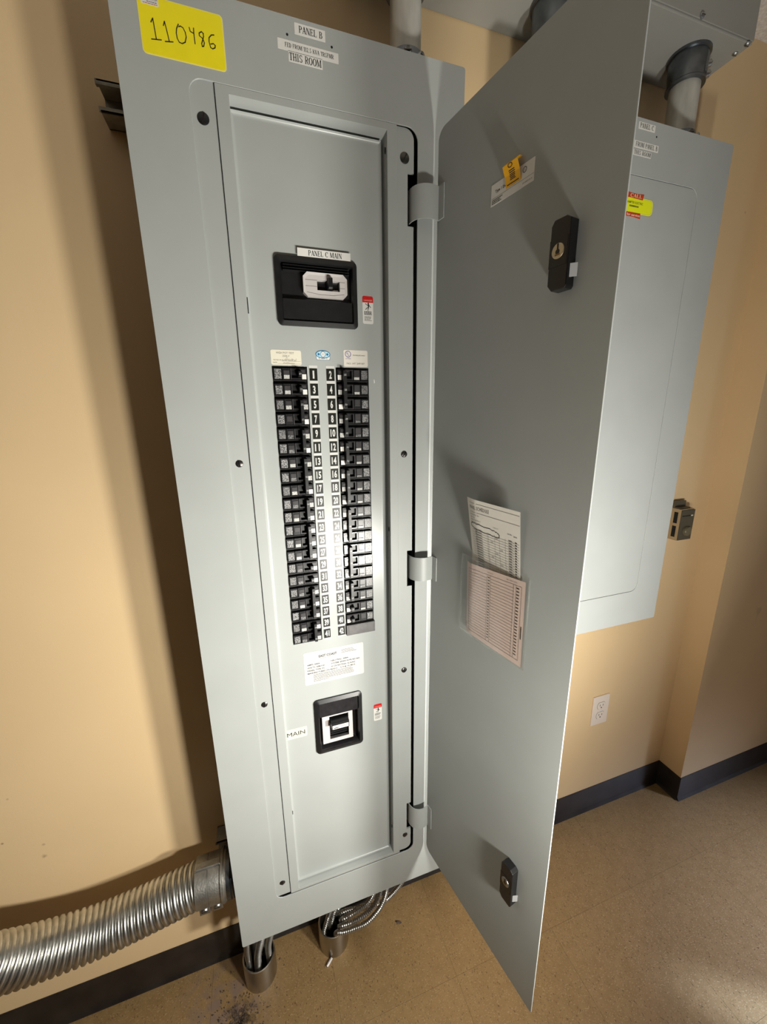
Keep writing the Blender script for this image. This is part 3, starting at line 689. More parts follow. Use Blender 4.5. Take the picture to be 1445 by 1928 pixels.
m.ring(FD, po, oct_(E0+.004, E1-.004, EZ0+.004, EZ1-.004, .006), -.007, .0030, SILV, -.007, .0022); m.ring(FD, oct_(E0+.004, E1-.004, EZ0+.004, EZ1-.004, .006), pi_, -.007, .0022, SILV)
for a in (((E0+.004, .1535), (.0165, .1535)), ((E0+.004, .1440), (.0165, .1440)), ((.0560, .1535), (E1-.004, .1535)), ((.0560, .1440), (E1-.004, .1440)), ((E0+.006, .1345), (.02, .1318), (.045, .1318), (E1-.006, .1345))): m.stroke(FD, a, .0007, .0024, mat('engraved_line', (.25, .24, .235), .5, .3))
m.build('escutcheon', mc)
m = MB(); m.box(FD, .0165, .0560, .1385, .1545, -.008, -.006, BLKG)
m.box(FD, .0335, .0440, .1400, .1600, -.006, .0095, BLK, .0016, .002); m.build('lever', mc, bevel=.0012)
m = MB(); m.flat(FD, [(.041, .1392), (.054, .1392), (.055, .1425), (.047, .1430)], -.0050, WHITE); m.build('position_mark', mc)
# ---- lower main breaker
B0, B1, BZa, BZb = -.0352, .0725, -.8162, -.6752
m = MB(); ro = rrect(B0, B1, BZa, BZb, .009); r2 = rrect(B0+.008, B1-.008, BZa+.008, BZb-.008, .004)
m.ring(FD, ro, r2, 0, .004, BLK, 0, .007); m.ring(FD, r2, rrect(B0+.0105, B1-.0105, BZa+.0105, BZb-.0105, .003), 0, .007, BRK, -.012, .002)
mm_ = m.build('main_breaker', PB, smooth=True, label='square black main breaker with silver plate')
m = MB(); m.box(FD, B0+.0095, B1-.0095, BZb-.047, BZb-.0095, -.014, .0035, BRK, .0006, .001); m.box(FD, B0+.0095, B1-.0095, BZa+.0095, BZb-.046, -.014, -.009, BLKG); m.build('breaker_face', mm_, bevel=.0006)
m = MB(); E0, E1, EZ0, EZ1 = -.0195, .0500, -.7960, -.7205
m.ring(FD, rrect(E0, E1, EZ0, EZ1, .0006), rrect(-.0035, .0405, -.7872, -.7270, .0004), -.010, .0000, SILV); m.build('escutcheon', mm_)
m = MB(); m.box(FD, -.0035, .0405, -.7872, -.7270, -.011, -.009, BLKG)
for k in range(4): m.box(FD, -.002, .039, -.783+k*.007, -.778+k*.007, -.009, -.006+k*.0008, BLK, .0004, .0012)
m.box(FD, -.0035, .0405, -.7905, -.7865, -.006, -.001, FILL, .0005, .0005); m.build('handle_well', mm_)
m = MB(); m.box(FD, -.0020, .0395, -.7500, -.7330, -.010, .0165, BLK, .0010, .0010); m.box(FD, .0005, .0370, -.7480, -.7385, .0164, .0168, mat('toggle_white', (.84, .78, .74), .35)); m.box(FD, .0035, .0140, -.7462, -.7442, .0167, .0170, INK)
m.box(FD, .0050, .0140, -.7425, -.7405, .0167, .0170, mat('toggle_red', (.7, .35, .3), .4)); m.box(FD, .0200, .0290, -.7440, -.7410, .0167, .0170, mat('toggle_red', (.7, .35, .3), .4)); m.build('toggle', mm_, bevel=.0008)

# ================================================================== PANEL B DOOR (open about 100 degrees)
H = Vector((.228, -.012, 0)); U = Vector((.1943523, -.9809318, 0)); NN = Vector((-.9809318, -.1943523, 0))
DF = Fr(H, U, (0, 0, 1), NN)                         # u along the door from the hinge, v up, h towards the camera side
DW, DZa, DZb = .338, -1.1785, .387
m = MB(); m.prism(DF, rrect(0, DW, DZa, DZb, [.004, .004, .017, .017]), -.0022, 0, GREY)
door = m.build('door', PB, bevel=.0004, seg=1)
for lo, hi in ((.2545, .3055), (-.4145, -.3625), (-1.0920, -1.0300)):
    m = MB(); P = crom([(.1835, .016), (.1845, .000), (.1900, -.0125), (.2000, -.0195), (.2120, -.0215), (.2230, -.0190), (.2275, -.0170)], 5)
    P = [Vector((a.x, a.y, 0)) for a in [Vector((q[0], q[1], 0)) for q in P]]
    e = H+NN*.0012; P += [e+U*.006, e+U*.020]
    n = len(P); q = []
    for z in (lo, hi):
        for i, a in enumerate(P):
            t = (P[min(i+1, n-1)]-P[max(i-1, 0)]).normalized(); nr = Vector((t.y, -t.x, 0))
            q += [a+nr*.0009+Vector((0, 0, z)), a-nr*.0009+Vector((0, 0, z))]
    F = []
    for i in range(n-1):
        a, b, c, d = 2*i, 2*i+1, 2*i+2, 2*i+3; k2 = 2*n
        F += [(a, c, c+k2, a+k2), (d, b, b+k2, d+k2), (b, d, c, a), (a+k2, c+k2, d+k2, b+k2)]
    F += [(0, 2*n, 2*n+1, 1), (2*n-2, 2*n-1, 4*n-1, 4*n-2)]
    m.add(q, F, GREY); m.build('hinge', door, smooth=True)
def lock(z0, z1, top):
    m = MB(); s0, s1, hh = .2555, .2825, .0150
    c = .006
    pts = [(s0+c, z0), (s1-.002, z0), (s1, z0+.003), (s1, z1-.004), (s1-c, z1), (s0+.004, z1), (s0, z1-c), (s0, z0+c*1.2)]
    m.prism(DF, pts, 0, hh, BLK if not top else BLKG); lk = m.build('lock', door, bevel=.0008)
    m = MB(); fr = Fr(DF.p((s0+s1)/2-.001, (z0+z1)/2+.004, hh), DF.U, DF.V, DF.N)
    m.box(fr, -.0125, .0125, -.017, .014, -.001, .0004, BLKG); m.lathe(fr, [(.0088, 0), (.0085, .0012), (.0078, .0014)], BRASS if top else GALV, 24)
    m.box(fr, -.0011, .0011, -.002, .008, .001, .0017, BLKG); m.disc(fr, 0, -.001, .003, .001, .00165, BLKG, 10)
    m.box(fr, -.0035, .0035, -.0052, -.0032, .001, .0017, mat('bronze_key', (.25, .14, .05), .4, .8)); m.build('key_cylinder', door)
    m = MB(); zt = z0+.024; m.add([DF.p(s1-.001, zt-.012, .010), DF.p(s1+.004, zt-.011, .001), DF.p(s1+.004, zt+.004, .001), DF.p(s1-.001, zt+.003, .010),
           DF.p(s1-.0004, zt-.012, .0105), DF.p(s1+.0046, zt-.011, .0015), DF.p(s1+.0046, zt+.004, .0015), DF.p(s1-.0004, zt+.003, .0105)],
          [(0, 1, 2, 3), (7, 6, 5, 4), (0, 4, 5, 1), (1, 5, 6, 2), (2, 6, 7, 3), (3, 7, 4, 0)], TAGS); m.build('barcode_tag', door)
lock(.0775, .1570, True); lock(-.9720, -.8850, False)
# enclosure-type label on the door and its yellow tag
m = MB(); label_plate(m, DF, .1312, .2092, .2248, .2518, mat('grey_white_label', (.84, .82, .78), .4))
m.text(DF, 'Type 1 Enclosure', .1395, .2395, .0036, INK, .0005, .0330, bold=.015); m.stroke(DF, [(.1325, .2338), (.2085, .2338)], .0003, .0005, INK)
bars(m, DF, .1335, .156, .2262, .2325, 3, INK, .0005, .5, .4); m.text(DF, '47-10053-01 A', .1900, .2285, .0016, INKL, .0005, .0160)
m.ring(DF, [(.1925+.0036*math.cos(a*.45), .2445+.0036*math.sin(a*.45)) for a in range(14)], [(.1925+.0026*math.cos(a*.45), .2445+.0026*math.sin(a*.45)) for a in range(14)], .0003, .0005, INKL); m.text(DF, 'UL', .1925, .2432, .0026, INKL, .0005, .0034, align='C')
m.build('type_label', door)
m = MB(); fr = DF
Q = [(.2360, .0008), (.2480, .0040), (.2545, .0075), (.2590, .0095), (.2625, .0060), (.2630, .0010)]
for s, (za, ha), (zb, hb) in [(0, a, b) for a, b in zip(Q, Q[1:])]:
    m.add([DF.p(.1605, za, ha), DF.p(.1868, za, ha), DF.p(.1868, zb, hb), DF.p(.1605, zb, hb), DF.p(.1605, za, ha-.0005), DF.p(.1868, za, ha-.0005), DF.p(.1868, zb, hb-.0005), DF.p(.1605, zb, hb-.0005)], [(0, 1, 2, 3), (7, 6, 5, 4), (0, 3, 7, 4), (2, 1, 5, 6)], ORY)
def tagp(v): 
    for (za, ha), (zb, hb) in zip(Q, Q[1:]):
        if za <= v <= zb: return ha+(hb-ha)*(v-za)/(zb-za)
    return 0
for i in range(6):
    v = .2415+i*.0019; a = .1690+R.uniform(0, .001); b = .1795-R.uniform(0, .0015); m.add([DF.p(a, v, tagp(v)+.0003), DF.p(b, v, tagp(v)+.0003), DF.p(b, v+.0009, tagp(v+.0009)+.0003), DF.p(a, v+.0009, tagp(v+.0009)+.0003)], [(0, 1, 2, 3)], INK)
v = .2375; m.add([DF.p(.163, v, tagp(v)+.0003), DF.p(.184, v, tagp(v)+.0003), DF.p(.184, v+.001, tagp(v+.001)+.0003), DF.p(.163, v+.001, tagp(v+.001)+.0003)], [(0, 1, 2, 3)], INK)
for a in range(10):
    t0, t1 = math.radians(36*a), math.radians(36*a+36); pp = [(.1735+r_*math.cos(t), .2563+r_*.6*math.sin(t)) for t in (t0, t1) for r_ in (.0042, .0030)]
    m.add([DF.p(pp[0][0], pp[0][1], tagp(pp[0][1])+.0004), DF.p(pp[2][0], pp[2][1], tagp(pp[2][1])+.0004), DF.p(pp[3][0], pp[3][1], tagp(pp[3][1])+.0004), DF.p(pp[1][0], pp[1][1], tagp(pp[1][1])+.0004)], [(0, 1, 2, 3)], INK)
m.build('warning_tag', door)
# clear pocket
def pk(u, v): return .0030+.0125*max(0, math.sin(math.pi*((u-.098)/.16)**.55))*(.45+.65*max(0, (v+.482)/.16))
m = MB(); nu, nv = 24, 14; q = []
u0, u1, v0, v1 = .1010, .2570, -.4815, -.3190
for j in range(nv+1):
    for i in range(nu+1):
        u = u0+(u1-u0)*i/nu; v = v0+(v1-v0)*j/nv; wob = .0007*math.sin(9*i/nu*math.pi)*(1 if i < 5 else .25)+(.0004*math.sin(j*2.1) if i < 4 else 0)
        q.append(DF.p(u, v, pk(u, v)+wob))
m.add(q, [(j*(nu+1)+i, j*(nu+1)+i+1, (j+1)*(nu+1)+i+1, (j+1)*(nu+1)+i) for j in range(nv) for i in range(nu)], CLEAR)
for e in ([(u0, v) for v in (v0, (v0+v1)/2, v1)], [(u, v0) for u in (u0, (u0+u1)/2, u1)], [(u1, v) for v in (v0, (v0+v1)/2, v1-.004)]):
    m.tube([DF.p(a, b, .0022) for a, b in e], .0011, CLEAR, 6)
m.build('document_pocket', door, smooth=True)
# papers kept in the pocket
def sheet(name, label, S, nu, nv, mt, draw):
    m = MB(); q = [S(i/nu, j/nv) for j in range(nv+1) for i in range(nu+1)]
    m.add(q, [(j*(nu+1)+i, j*(nu+1)+i+1, (j+1)*(nu+1)+i+1, (j+1)*(nu+1)+i) for j in range(nv) for i in range(nu)], mt)
    def pt(a, b): return S(a, b)+NN*.0003
    def ln(a, b, wd, mt2, n=10):
        a, b = Vector(a), Vector(b)
        for i in range(n):
            s, e = a+(b-a)*i/n, a+(b-a)*(i+1)/n; d = (b-a).normalized(); nn = Vector((-d.y, d.x))*wd/2
            m.add([pt(*(s-nn)), pt(*(e-nn)), pt(*(e+nn)), pt(*(s+nn))], [(0, 1, 2, 3)], mt2)
    def tx(s, a, b, hgt, width, mt2, bold=0):
        vs_, fs_ = text_geo(s, bold); k = hgt/.69; x0 = min(v.x for v in vs_); x1 = max(v.x for v in vs_)
        m.add([pt(a+(v.x-x0)/(x1-x0)*width, b+v.y*k) for v in vs_], fs_, mt2)
    draw(ln, tx, m, pt)
    return tag(m.build(name, smooth=True), label, 'paper')
def Swhite(a, b):
    v = -.3600+.1440*b; u = .1265+.1120*a-.004*b; lean = .0175*max(0, b-.2)/.8
    curl = .012*max(0, .18-a)/.18*(.3+.7*b); h = .0011+lean*(1.2-.75*a)
    return DF.p(u, v-.006*a*b+.004*b, max(.0008, h-curl*.5))
def dwhite(ln, tx, m, pt):
    tx('PANEL SCHEDULE', .06, .875, .042, .40, INKL)
    ln((.06, .95), (.99, .95), .004, INKL); ln((.06, .84), (.99, .84), .004, INKL)
    for i, wd in enumerate((.20, .10, .22, .20)): tx('MAIN DISTR PANEL'[:6+3*i], .06, .80-.032*i, .014, wd, INKL)
    tx('CIRCUIT', .52, .72, .012, .10, INKL); tx('AMPS', .78, .70, .014, .08, INK); tx('BKR', .89, .69, .014, .06, INK)
    for i in range(19):
        b = .62-i*.031; ln((.07, b), (.98, b), .003, INKL)
        if i % 2: tx('225', .46+.09*(i % 3), b+.006, .016, .05, INKL)
        ln((.15, b+.012), (.28, b+.012), .011, INKL, 3); ln((.80, b+.012), (.86, b+.012), .012, INKL, 2); ln((.91, b+.012), (.945, b+.012), .010, INK, 2)
    for a in (.29, .40, .42, .54, .63, .74, .88): ln((a, .64), (a, .05), .003, INKL, 14)
    # revision cloud
    P = []
    for i in range(40):
        t = 2*math.pi*i/40; P.append((.34+.29*math.copysign(abs(math.cos(t))**.5, math.cos(t))+.008*(i % 2), .655+.036*math.copysign(abs(math.sin(t))**.6, math.sin(t))+.009*(i % 2)-.06*(.34+.29*math.cos(t)-.34)))
    for s, e in zip(P, P[1:]+P[:1]): ln(s, e, .008, INK, 1)
def Spink(a, b):
    v = -.4785+.1430*b+.008*a*(b-.2); u = .1205+.1310*a-.002*b; return DF.p(u, v, .0016+.0078*(1-a)*(.45+.55*b)*min(1, .4+a*6)+.0006*b)
def dpink(ln, tx, m, pt):
    for a, b, c, d in ((.05, .06, .95, .06), (.05, .06, .05, .93), (.95, .06, .95, .93), (.05, .93, .95, .93)): ln((a, b), (c, d), .004, INKL, 14)
    for a in (.40, .46, .83, .87): ln((a, .06), (a, .93), .004, INKL, 14)
    for i in range(22):
        b = .10+i*.0375; ln((.05, b), (.40, b), .0035, INKL, 8); ln((.46, b), (.84, b), .0035, INKL, 8); ln((.415, b+.012), (.445, b+.012), .012, INK, 1); ln((.875, b+.012), (.915, b+.012), .012, INK, 1)
    tx('CIRCUIT', .40, .955, .012, .10, INKL); tx('BR. CIRCUITS', .72, .955, .012, .16, INKL); ln((.972, .33), (.972, .48), .012, INK, 4)
sheet('schedule_sheet', 'white panel schedule sheet with hand-drawn cloud standing up out of the clear door pocket', Swhite, 20, 20, PAPR, dwhite)
sheet('directory_card', 'pink ruled circuit directory card inside the clear door pocket', Spink, 14, 14, PINK, dpink)

# ================================================================== PANEL C (closed)
PC = thing('panelboard', 'shorter grey electrical panel with closed door and yellow service sticker', 'electrical panel', (.69, .05, -.65))
cx0, cx1, cz0, cz1 = .432, .948, -.6495, .4945
m = MB(); m.box(WORLD, cx0+.018, cx1-.018, .003, .1385, cz0+.018, cz1-.018, GREYC); m.build('enclosure', PC)
d0, d1, e0, e1 = .518, .8605, -.551, .397
m = MB(); m.ring(F0, rrect(cx0, cx1, cz0, cz1, .003), rrect(d0-.0012, d1+.0012, e0-.0012, e1+.0012, .022), -.0025, 0, GREYC); m.build('trim_plate', PC, bevel=.0005, seg=1)
m = MB(); m.box(F0, d0-.006, d1+.006, e0-.006, e1+.006, -.0050, -.0042, VOID); m.build('shade_backing', PC)  # near-black sheet puts the shade into the door's gap line
m = MB(); m.prism(F0, rrect(d0, d1, e0, e1, .021), -.003, .0001, GREYC); m.build('door', PC, bevel=.0005, seg=1)
slab('name_label', .6710, .7150, .4757, .4875, 0, 'PANEL C', .6742, .7110, .4778, .0082, parent=PC)
slab('feed_label', .6555, .7300, .4438, .4558, 0, 'FROM PANEL B', .6685, .7275, .4460, .0080, parent=PC)
slab('room_label', .6560, .7128, .4312, .4408, 0, 'THIS ROOM', .6665, .7118, .4326, .0072, parent=PC)
p = by((1237, 258), 0); m = MB(); m.disc(Fr(p), 0, 0, .0017, -.0003, .0002, VOID, 10); m.build('screw_hole', PC)
m = MB(); f1 = front(-.0001); x0, x1, z0, z1 = .606, .7370, .3300, .3610
label_plate(m, f1, x0, x1, z0, z1, mat('olive_edge', (.35, .35, .02), .4), .010, .0002); label_plate(m, f1, x0+.001, x1-.001, z0+.0008, z1-.0008, mat('pale_lime', (.86, .86, .30), .4), .0095, .0003)
label_plate(m, f1, x0+.003, x1-.003, z0+.0022, z1-.0022, mat('olive_edge', (.35, .35, .02), .4), .008, .0004); label_plate(m, f1, x0+.0036, x1-.0036, z0+.0027, z1-.0027, LIME, .0076, .0005)
m.prism(f1, [(.642, .3565), (.6690, .3578), (.7050, .3565), (.7075, .3672), (.6900, .3655), (.6700, .3662), (.640, .3720)], 0, .0006, ORED)
m.prism(f1, [(.640, .3320), (.6690, .3318), (.7030, .3325), (.7040, .3225), (.6850, .3245), (.6650, .3245), (.638, .3240)], 0, .0006, ORED)
m.serif(f1, 'CALL', .6700, .3585, .0068, .0320, mat('banner_cream', (.86, .70, .40), .4), .0008); m.text(f1, 'for service', .6660, .3258, .0042, mat('banner_pink', (.86, .58, .42), .4), .0008, .0360, bold=.03)
m.text(f1, 'HAMPTEK ELECTRIC', .6625, .3478, .0040, mat('olive_ink', (.10, .11, .01), .5), .0007, .0445, bold=.01); bars(m, f1, .6710, .6960, .3415, .3452, 1, mat('olive_ink', (.10, .11, .01), .5), .0007, .8, .0)
m.build('service_sticker', PC)
# small tabs left on the door's cut line
for z in (-.3085, -.408, .14, .01):
    m = MB(); m.box(F0, d1-.0002, d1+.0014, z-.0014, z+.0014, -.001, .0002, GREYC); m.build('door_bumper', PC)

# ================================================================== STRUTS behind panel B
def strut(label, x0, x1, z):
    m = MB(); a, b = .0988, WY
    for q in ((x0+.002, x1, b-.0025, b, z-.0206, z+.0206), (x0+.002, x1, a, b, z+.0181, z+.0206), (x0+.002, x1, a, b, z-.0206, z-.0181),
              (x0, x1, a, a+.0025, z+.0150, z+.0206), (x0, x1, a, a+.0025, z-.0206, z-.0150), (x0, x1, a, a+.007, z+.0138, z+.0156), (x0, x1, a, a+.007, z-.0156, z-.0138)): m.box(WORLD, *q, STRUT)
    m.disc(front(b-.0027), x0+.035, z, .007, 0, .0004, VOID, 16, .014)
    return tag(m.build('strut_channel', bevel=.0006, seg=1), label, 'strut')
strut('steel strut channel stub sticking out behind the open panel below the yellow sticker', -.290, .20, .4050)
strut('steel strut channel end hidden in shadow above the corrugated conduit connector', -.284, .20, -1.098)

# ================================================================== FLEXIBLE CONDUIT
AZ = by((402, 1652), .056).z
pts = [(-.262, .056, AZ), (-.30, .056, AZ), by((349, 1676), .055), by((270, 1714), .050), by((190, 1750), .040), by((90, 1786), .021), by((-10, 1815), -.003), by((-120, 1838), -.032), by((-260, 1860), -.07)]
path = crom([Vector(p) for p in pts], 40); pitch = .0125; fine = resample(path, pitch/8); prof = (.0, .62, .9, 1, 1, .95, .78, .3)
ft = thing('flexible_conduit', 'thick corrugated aluminium conduit running along the wall into the panel side', 'conduit', (-.65, .03, -1.2))
R0 = .0418; m = MB(); m.tube(fine[6:], [R0+.0050*prof[i % 8] for i in range(len(fine)-6)], FLEX, 40); m.build('corrugated_hose', ft, smooth=True)
ax = Fr((0, .056, AZ), (0, 1, 0), (0, 0, 1), (1, 0, 0))
m = MB(); m.lathe(ax, [(.0445, -.3245), (.0492, -.3235), (.0492, -.2985), (.0478, -.2978), (.0478, -.2968), (.0492, -.2960), (.0492, -.2715), (.0470, -.2705)], CAST, 44); m.build('clamp', ft, smooth=True)
m = MB(); m.lathe(ax, [(.0475, -.2705), (.0525, -.2700), (.0525, -.2640), (.0495, -.2635), (.0495, -.2585)], CAST, 44); m.lathe(ax, [(.0500, -.2585), (.0500, -.2500), (.0470, -.2495), (.0495, -.2440), (.0470, -.2400), (.0490, -.2350), (.0490, -.2215)], GALVD, 44); m.build('connector_body', ft, smooth=True)
for a in (-.3235, -.2965):
    m = MB(); fe = Fr((a, .0300, AZ-.0575), (1, 0, 0), (0, .10, .995), (0, -.995, .10))
    m.box(fe, 0, .0248, -.004, .024, -.016, .004, GALV, .001, .001); m.build('clamp_ear', ft, bevel=.0012)
    m = MB(); f3 = Fr(fe.p(.0124, .009, .004), fe.U, fe.V, fe.N); m.lathe(f3, [(.0068, -.001), (.0068, .003), (.005, .005), (0, .0052)], GALV, 14); m.box(f3, -.006, .006, -.0009, .0009, .003, .0056, SCREW); m.build('ear_screw', ft, smooth=True)
m = MB(); fe = Fr((-.3235, .056, AZ), (1, 0, 0), (0, 1, 0), (0, 0, 1)); m.box(fe, 0, .055, -.014, .004, .046, .0535, CAST, .001, .001); m.build('clamp_hinge', ft, bevel=.0015)

# ================================================================== FLOOR SLEEVES AND ARMOURED CABLES
def sleeve(cx_, cy_, r, label):
    m = MB(); fr = Fr((cx_, cy_, ZF), (1, 0, 0), (0, 1, 0), (0, 0, 1))
    m.lathe(fr, [(r, 0), (r, .072), (r-.0006, .0742), (r-.0022, .075), (r-.0040, .0742), (r-.0046, .072), (r-.0046, .004)], SLEEVE, 48, False)
    m.disc(fr, 0, 0, r-.0046, .001, .003, VOID, 32)
    return tag(m.build('floor_sleeve', smooth=True), label, 'pipe')
sleeve(-.2155, .0715, .0412, 'short steel pipe sleeve in the floor beside the dirt patch')
sleeve(-.0155, .0755, .0412, 'short steel pipe sleeve in the floor with a bunch of cables bending right')
def cable(pts, r, label, group):
    P = crom([Vector(p) for p in pts], 24); st = .0056; fine = resample(P, st/4); pr = (0, .8, 1, .6)
    m = MB(); m.tube(fine, [r*.76+r*.26*pr[i % 4] for i in range(len(fine))], ARM, 12)
    return tag(m.build('armoured_cable', smooth=True), label, 'cable', group)
zt = -1.262
gl = 'cables rising straight from the sleeve by the dirt patch'
for base, mid, top, r, lb in (((-.241, .068), (-.242, .064), (-.235, .048), .0078, 'ribbed metal armoured cable on the sleeve side facing the corrugated conduit'), ((-.226, .094), (-.226, .090), (-.222, .074), .0066, 'thin ribbed armoured cable in shadow behind the thick one by the dirt patch'), ((-.206, .096), (-.206, .092), (-.200, .080), .0066, 'thin ribbed armoured cable in shadow behind the thick one by the dirt patch'),
                          ((-.219, .054), (-.215, .052), (-.185, .050), .0092, 'thickest ribbed armoured cable crossing in front of others in the sleeve by the dirt patch'), ((-.190, .064), (-.189, .060), (-.160, .056), .0086, 'ribbed metal armoured cable on the dirt-patch sleeve side facing the second sleeve')):
    cable([(base[0], base[1], -1.505), (base[0], base[1], -1.47), (mid[0], mid[1], -1.42), ((mid[0]+top[0])/2, (mid[1]+top[1])/2, -1.36), (top[0], top[1], -1.30), (top[0], top[1], zt)], r,
          lb, gl)
gl = 'cables bending right out of the second floor sleeve'
PX = [([(634, 1757, -1.444), (647, 1755, -1.436), (663, 1750, -1.432), (690, 1738, -1.422), (712, 1715, -1.397), (724, 1692, -1.366), (729, 1668, -1.332)], (-.012, .054), 'ribbed metal armoured cable sagging lowest of the bunch bending right from the second floor sleeve'),
      ([(640, 1745, -1.448), (655, 1740, -1.438), (671, 1733, -1.436), (698, 1713, -1.424), (712, 1690, -1.398), (718, 1664, -1.358)], (.006, .066), 'ribbed metal armoured cable lying directly on the lowest sagging cable of the second floor sleeve'),
      ([(644, 1732, -1.448), (659, 1724, -1.440), (675, 1714, -1.438), (695, 1697, -1.426), (706, 1672, -1.392)], (.008, .084), 'ribbed metal armoured cable third up in the bunch bending right from the second floor sleeve'),
      ([(643, 1719, -1.450), (662, 1712, -1.444), (690, 1708, -1.466), (720, 1699, -1.458), (741, 1681, -1.428), (757, 1660, -1.390), (765, 1640, -1.350)], (-.004, .100), 'ribbed metal armoured cable reaching farthest along the panel bottom from the second floor sleeve'),
      ([(637, 1711, -1.449), (654, 1697, -1.438), (670, 1684, -1.418)], (-.020, .101), 'ribbed metal armoured cable deep in shadow at the back of the bending bunch'),
      ([(622, 1745, -1.480), (628, 1722, -1.444), (634, 1700, -1.408)], (-.037, .090), 'ribbed metal armoured cable rising steeply beside the bending bunch in the second floor sleeve'),
      ([(611, 1752, -1.474), (616, 1733, -1.447), (621, 1712, -1.413)], (-.043, .071), 'ribbed metal armoured cable standing against the inner rim of the second floor sleeve')]
for px_, (bx_, by_), lb in PX:
    mid = [bz((a, b), c) for a, b, c in px_]; e = mid[-1]
    cable([(bx_, by_, -1.515), (bx_, by_, -1.485)]+mid+[(e.x+.003, e.y, max(e.z+.03, -1.30)), (e.x+.004, e.y, zt+.02)], .0070, lb, gl)
# pin left beside the sleeve
m = MB(); a, b = bz((625, 1804), ZF+.004), bz((616, 1820), ZF+.004); m.tube([a, a+(b-a)*.7, b], [.0033, .0036, .0028], SILV, 12); tag(m.build('metal_pin', smooth=True), 'small silver metal pin lying against the second floor sleeve', 'pin')
p = bz((751, 1737), ZF); m = MB(); m.tube([p+Vector((-.0075, .003, .003)), p+Vector((-.004, .001, .003)), p+Vector((.003, -.002, .003)), p+Vector((.008, -.004, .0025))], [.001, .003, .003, .001], DIRT, 8); tag(m.build('dirt_clod', smooth=True), 'single dark clod of dirt lying on the bare floor tile', 'dirt')
m = MB()
for i in range(420):
    a = R.uniform(0, 6.28); d = abs(R.gauss(0, .055)); x, y = -.275+d*math.cos(a)*1.15, .005+d*math.sin(a)*.8
    if y > .122 or math.hypot(x+.2155, y-.0715) < .045: continue
    s = R.uniform(.0006, .0022); m.box(Fr((x, y, ZF), (math.cos(a), math.sin(a), 0), (-math.sin(a), math.cos(a), 0), (0, 0, 1)), -s, s, -s*.6, s*.6, 0, s*.7, DIRT, s*.3, s*.2)
for i in range(60):
    x, y = R.uniform(-.35, .9), R.uniform(-.28, .11); s = R.uniform(.0005, .0012); m.box(WORLD, x-s, x+s, y-s*.6, y+s*.6, ZF, ZF+s*.5, DIRT)
o = tag(m.build('dirt_crumbs'), 'dark dirt crumbs scattered on the floor around the left pipe sleeve', 'dirt'); o['kind'] = 'stuff'

# ================================================================== WALL FITTINGS
fr = front(WY)
ox, oz = by((1128.8, 1335), WY).x, by((1128.8, 1335), WY).z
rc_ = thing('wall_outlet', 'white duplex electrical outlet low on the tan wall', 'outlet', (ox, WY-.003, oz-.057))
m = MB(); m.prism(fr, rrect(ox-.0355, ox+.0355, oz-.0575, oz+.0575, .002), 0, .006, OUTL); m.build('cover_plate', rc_, bevel=.0022)
for s in (-1, 1):
    c = oz+s*.0195; m = MB(); P = [(ox+.0172*math.cos(a), c+max(-.0135, min(.0135, .0172*math.sin(a)))) for a in [2*math.pi*k/28 for k in range(28)]]
    m.ring(fr, [(ox+(q[0]-ox)*1.06, c+(q[1]-c)*1.06) for q in P], P, .006, .0062, INKL); m.prism(fr, P, .005, .0072, OUTL)
    m.box(fr, ox-.0075, ox-.0055, c-.001, c+.0065, .007, .0074, VOID); m.box(fr, ox+.0055, ox+.0075, c-.001, c+.0065, .007, .0074, VOID); m.disc(fr, ox, c-.0072, .0026, .007, .0074, VOID, 10); m.build('receptacle', rc_)
m = MB(); m.disc(fr, ox, oz, .0032, .006, .0072, SILV, 14); m.build('screw', rc_)
# keyed metal box on the wall beside panel C
a, b = by((1260+390*.0622, 920+640*.0622), .105), by((1260+640*.0622, 920+1510*.0622), .105)
kb = thing('wall_control_box', 'small bronze metal control box with round dial on the tan wall', 'control box', ((a.x+b.x)/2, .12, b.z))
x0, x1, z0, z1, yf = a.x, b.x, b.z-.001, a.z, .105
m = MB(); m.box(WORLD, x0+.002, x1-.002, yf+.001, WY, z0, z1, TAN)
m.box(WORLD, x0, x0+.0021, yf, WY, z0, z1, TAN); m.build('housing', kb, bevel=.001)
for c in (.28, .72):
    m = MB(); zc = z0+(z1-z0)*c; m.box(Fr((x0, 0, 0), (0, 1, 0), (0, 0, 1), (-1, 0, 0)), yf+.008, yf+.020, zc-.018, zc+.018, -.001, .0003, VOID); m.build('vent_slot', kb)
m = MB(); m.box(front(yf), x0+.0015, x1-.0010, z0+.001, z1-.003, 0, .0016, DBRZ); m.build('face_plate', kb, bevel=.0006)
fy = Fr((x0+(x1-x0)*.55, yf-.0016, z0+(z1-z0)*.30), (1, 0, 0), (0, 0, 1), (0, -1, 0))
m = MB(); m.lathe(fy, [(.0150, 0), (.0142, .007), (.0128, .0085), (0, .009)], mat('dial_bronze', (.17, .145, .09), .4, .3), 28); m.build('dial', kb, smooth=True)
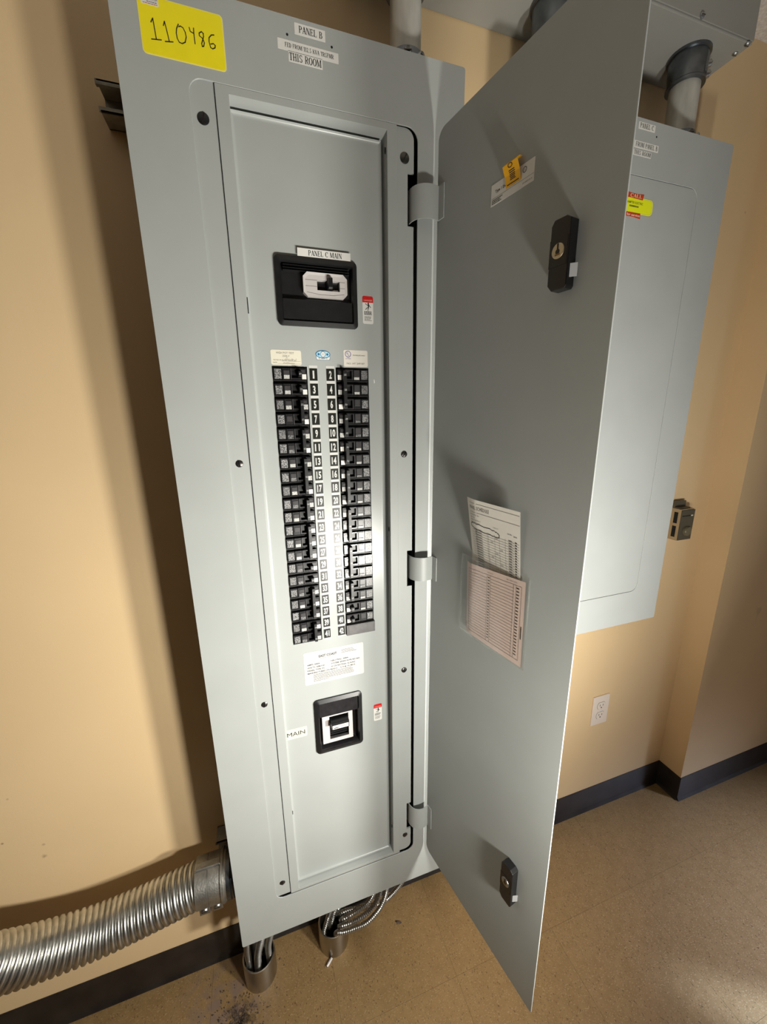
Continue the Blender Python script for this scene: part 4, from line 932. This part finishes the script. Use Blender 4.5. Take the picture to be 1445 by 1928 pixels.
m = MB(); m.box(front(yf-.0016), x0+.006, x1-.018, z1-.023, z1-.0205, 0, .0006, VOID); m.box(front(yf-.0016), x1-.018, x1-.009, z1-.0235, z1-.0200, 0, .001, WHITE); m.build('slider', kb)
m = MB(); m.box(WORLD, x0+.001, x1-.012, .128, WY, z1+.0005, z1+.022, DBRZ); m.box(WORLD, x0+.001, x1-.012, .112, .130, z1+.0005, z1+.004, DBRZ); m.build('top_bracket', kb, bevel=.001)

# ================================================================== WORK LIGHT (just outside the picture; its two heads carry the two work_light_head lamps)
wl = thing('work_light', 'twin-head work light on a tripod standing in front of the panels', 'work light', (.43, -.97, ZF))
HEADM = mat('work_light_housing', (.03, .03, .032), .5)
for hx, hy, hz, tx, ty, tz in ((.272, -.79, -.63, -.12, 0, -.38), (.58, -.79, -.70, -.15, 0, -.42)):
    n = (Vector((tx, ty, tz))-Vector((hx, hy, hz))).normalized(); u = n.cross(Vector((0, 0, 1))).normalized(); v = u.cross(n)
    fr = Fr((hx, hy, hz), u, v, n); m = MB(); m.prism(fr, rrect(-.075, .075, -.065, .065, .012), -.045, -.004, HEADM); hd = m.build('lamp_head', wl, bevel=.003)
    m = MB(); m.ring(fr, rrect(-.075, .075, -.065, .065, .012), rrect(-.066, .066, -.058, .058, .010), -.004, .001, HEADM); m.build('bezel', hd)
    m = MB(); m.tube([fr.p(0, 0, -.045), fr.p(0, -.02, -.075), Vector((hx, -.97, -.74))], .009, HEADM, 10); m.build('bracket', wl, smooth=True)
m = MB(); m.tube([(.24, -.97, -.74), (.62, -.97, -.74)], .012, HEADM, 12); m.build('crossbar', wl, smooth=True)
m = MB(); m.tube([(.43, -.97, -.74), (.43, -.97, -1.30)], .013, HEADM, 12); m.build('pole', wl, smooth=True)
for a in (200, 270, 340):
    e = Vector((.43+.22*math.cos(math.radians(a)), -.97+.22*math.sin(math.radians(a)), ZF+.009)); m = MB(); m.tube([Vector((.43, -.97, -1.10)), e], .009, HEADM, 10); m.build('leg', wl, smooth=True)
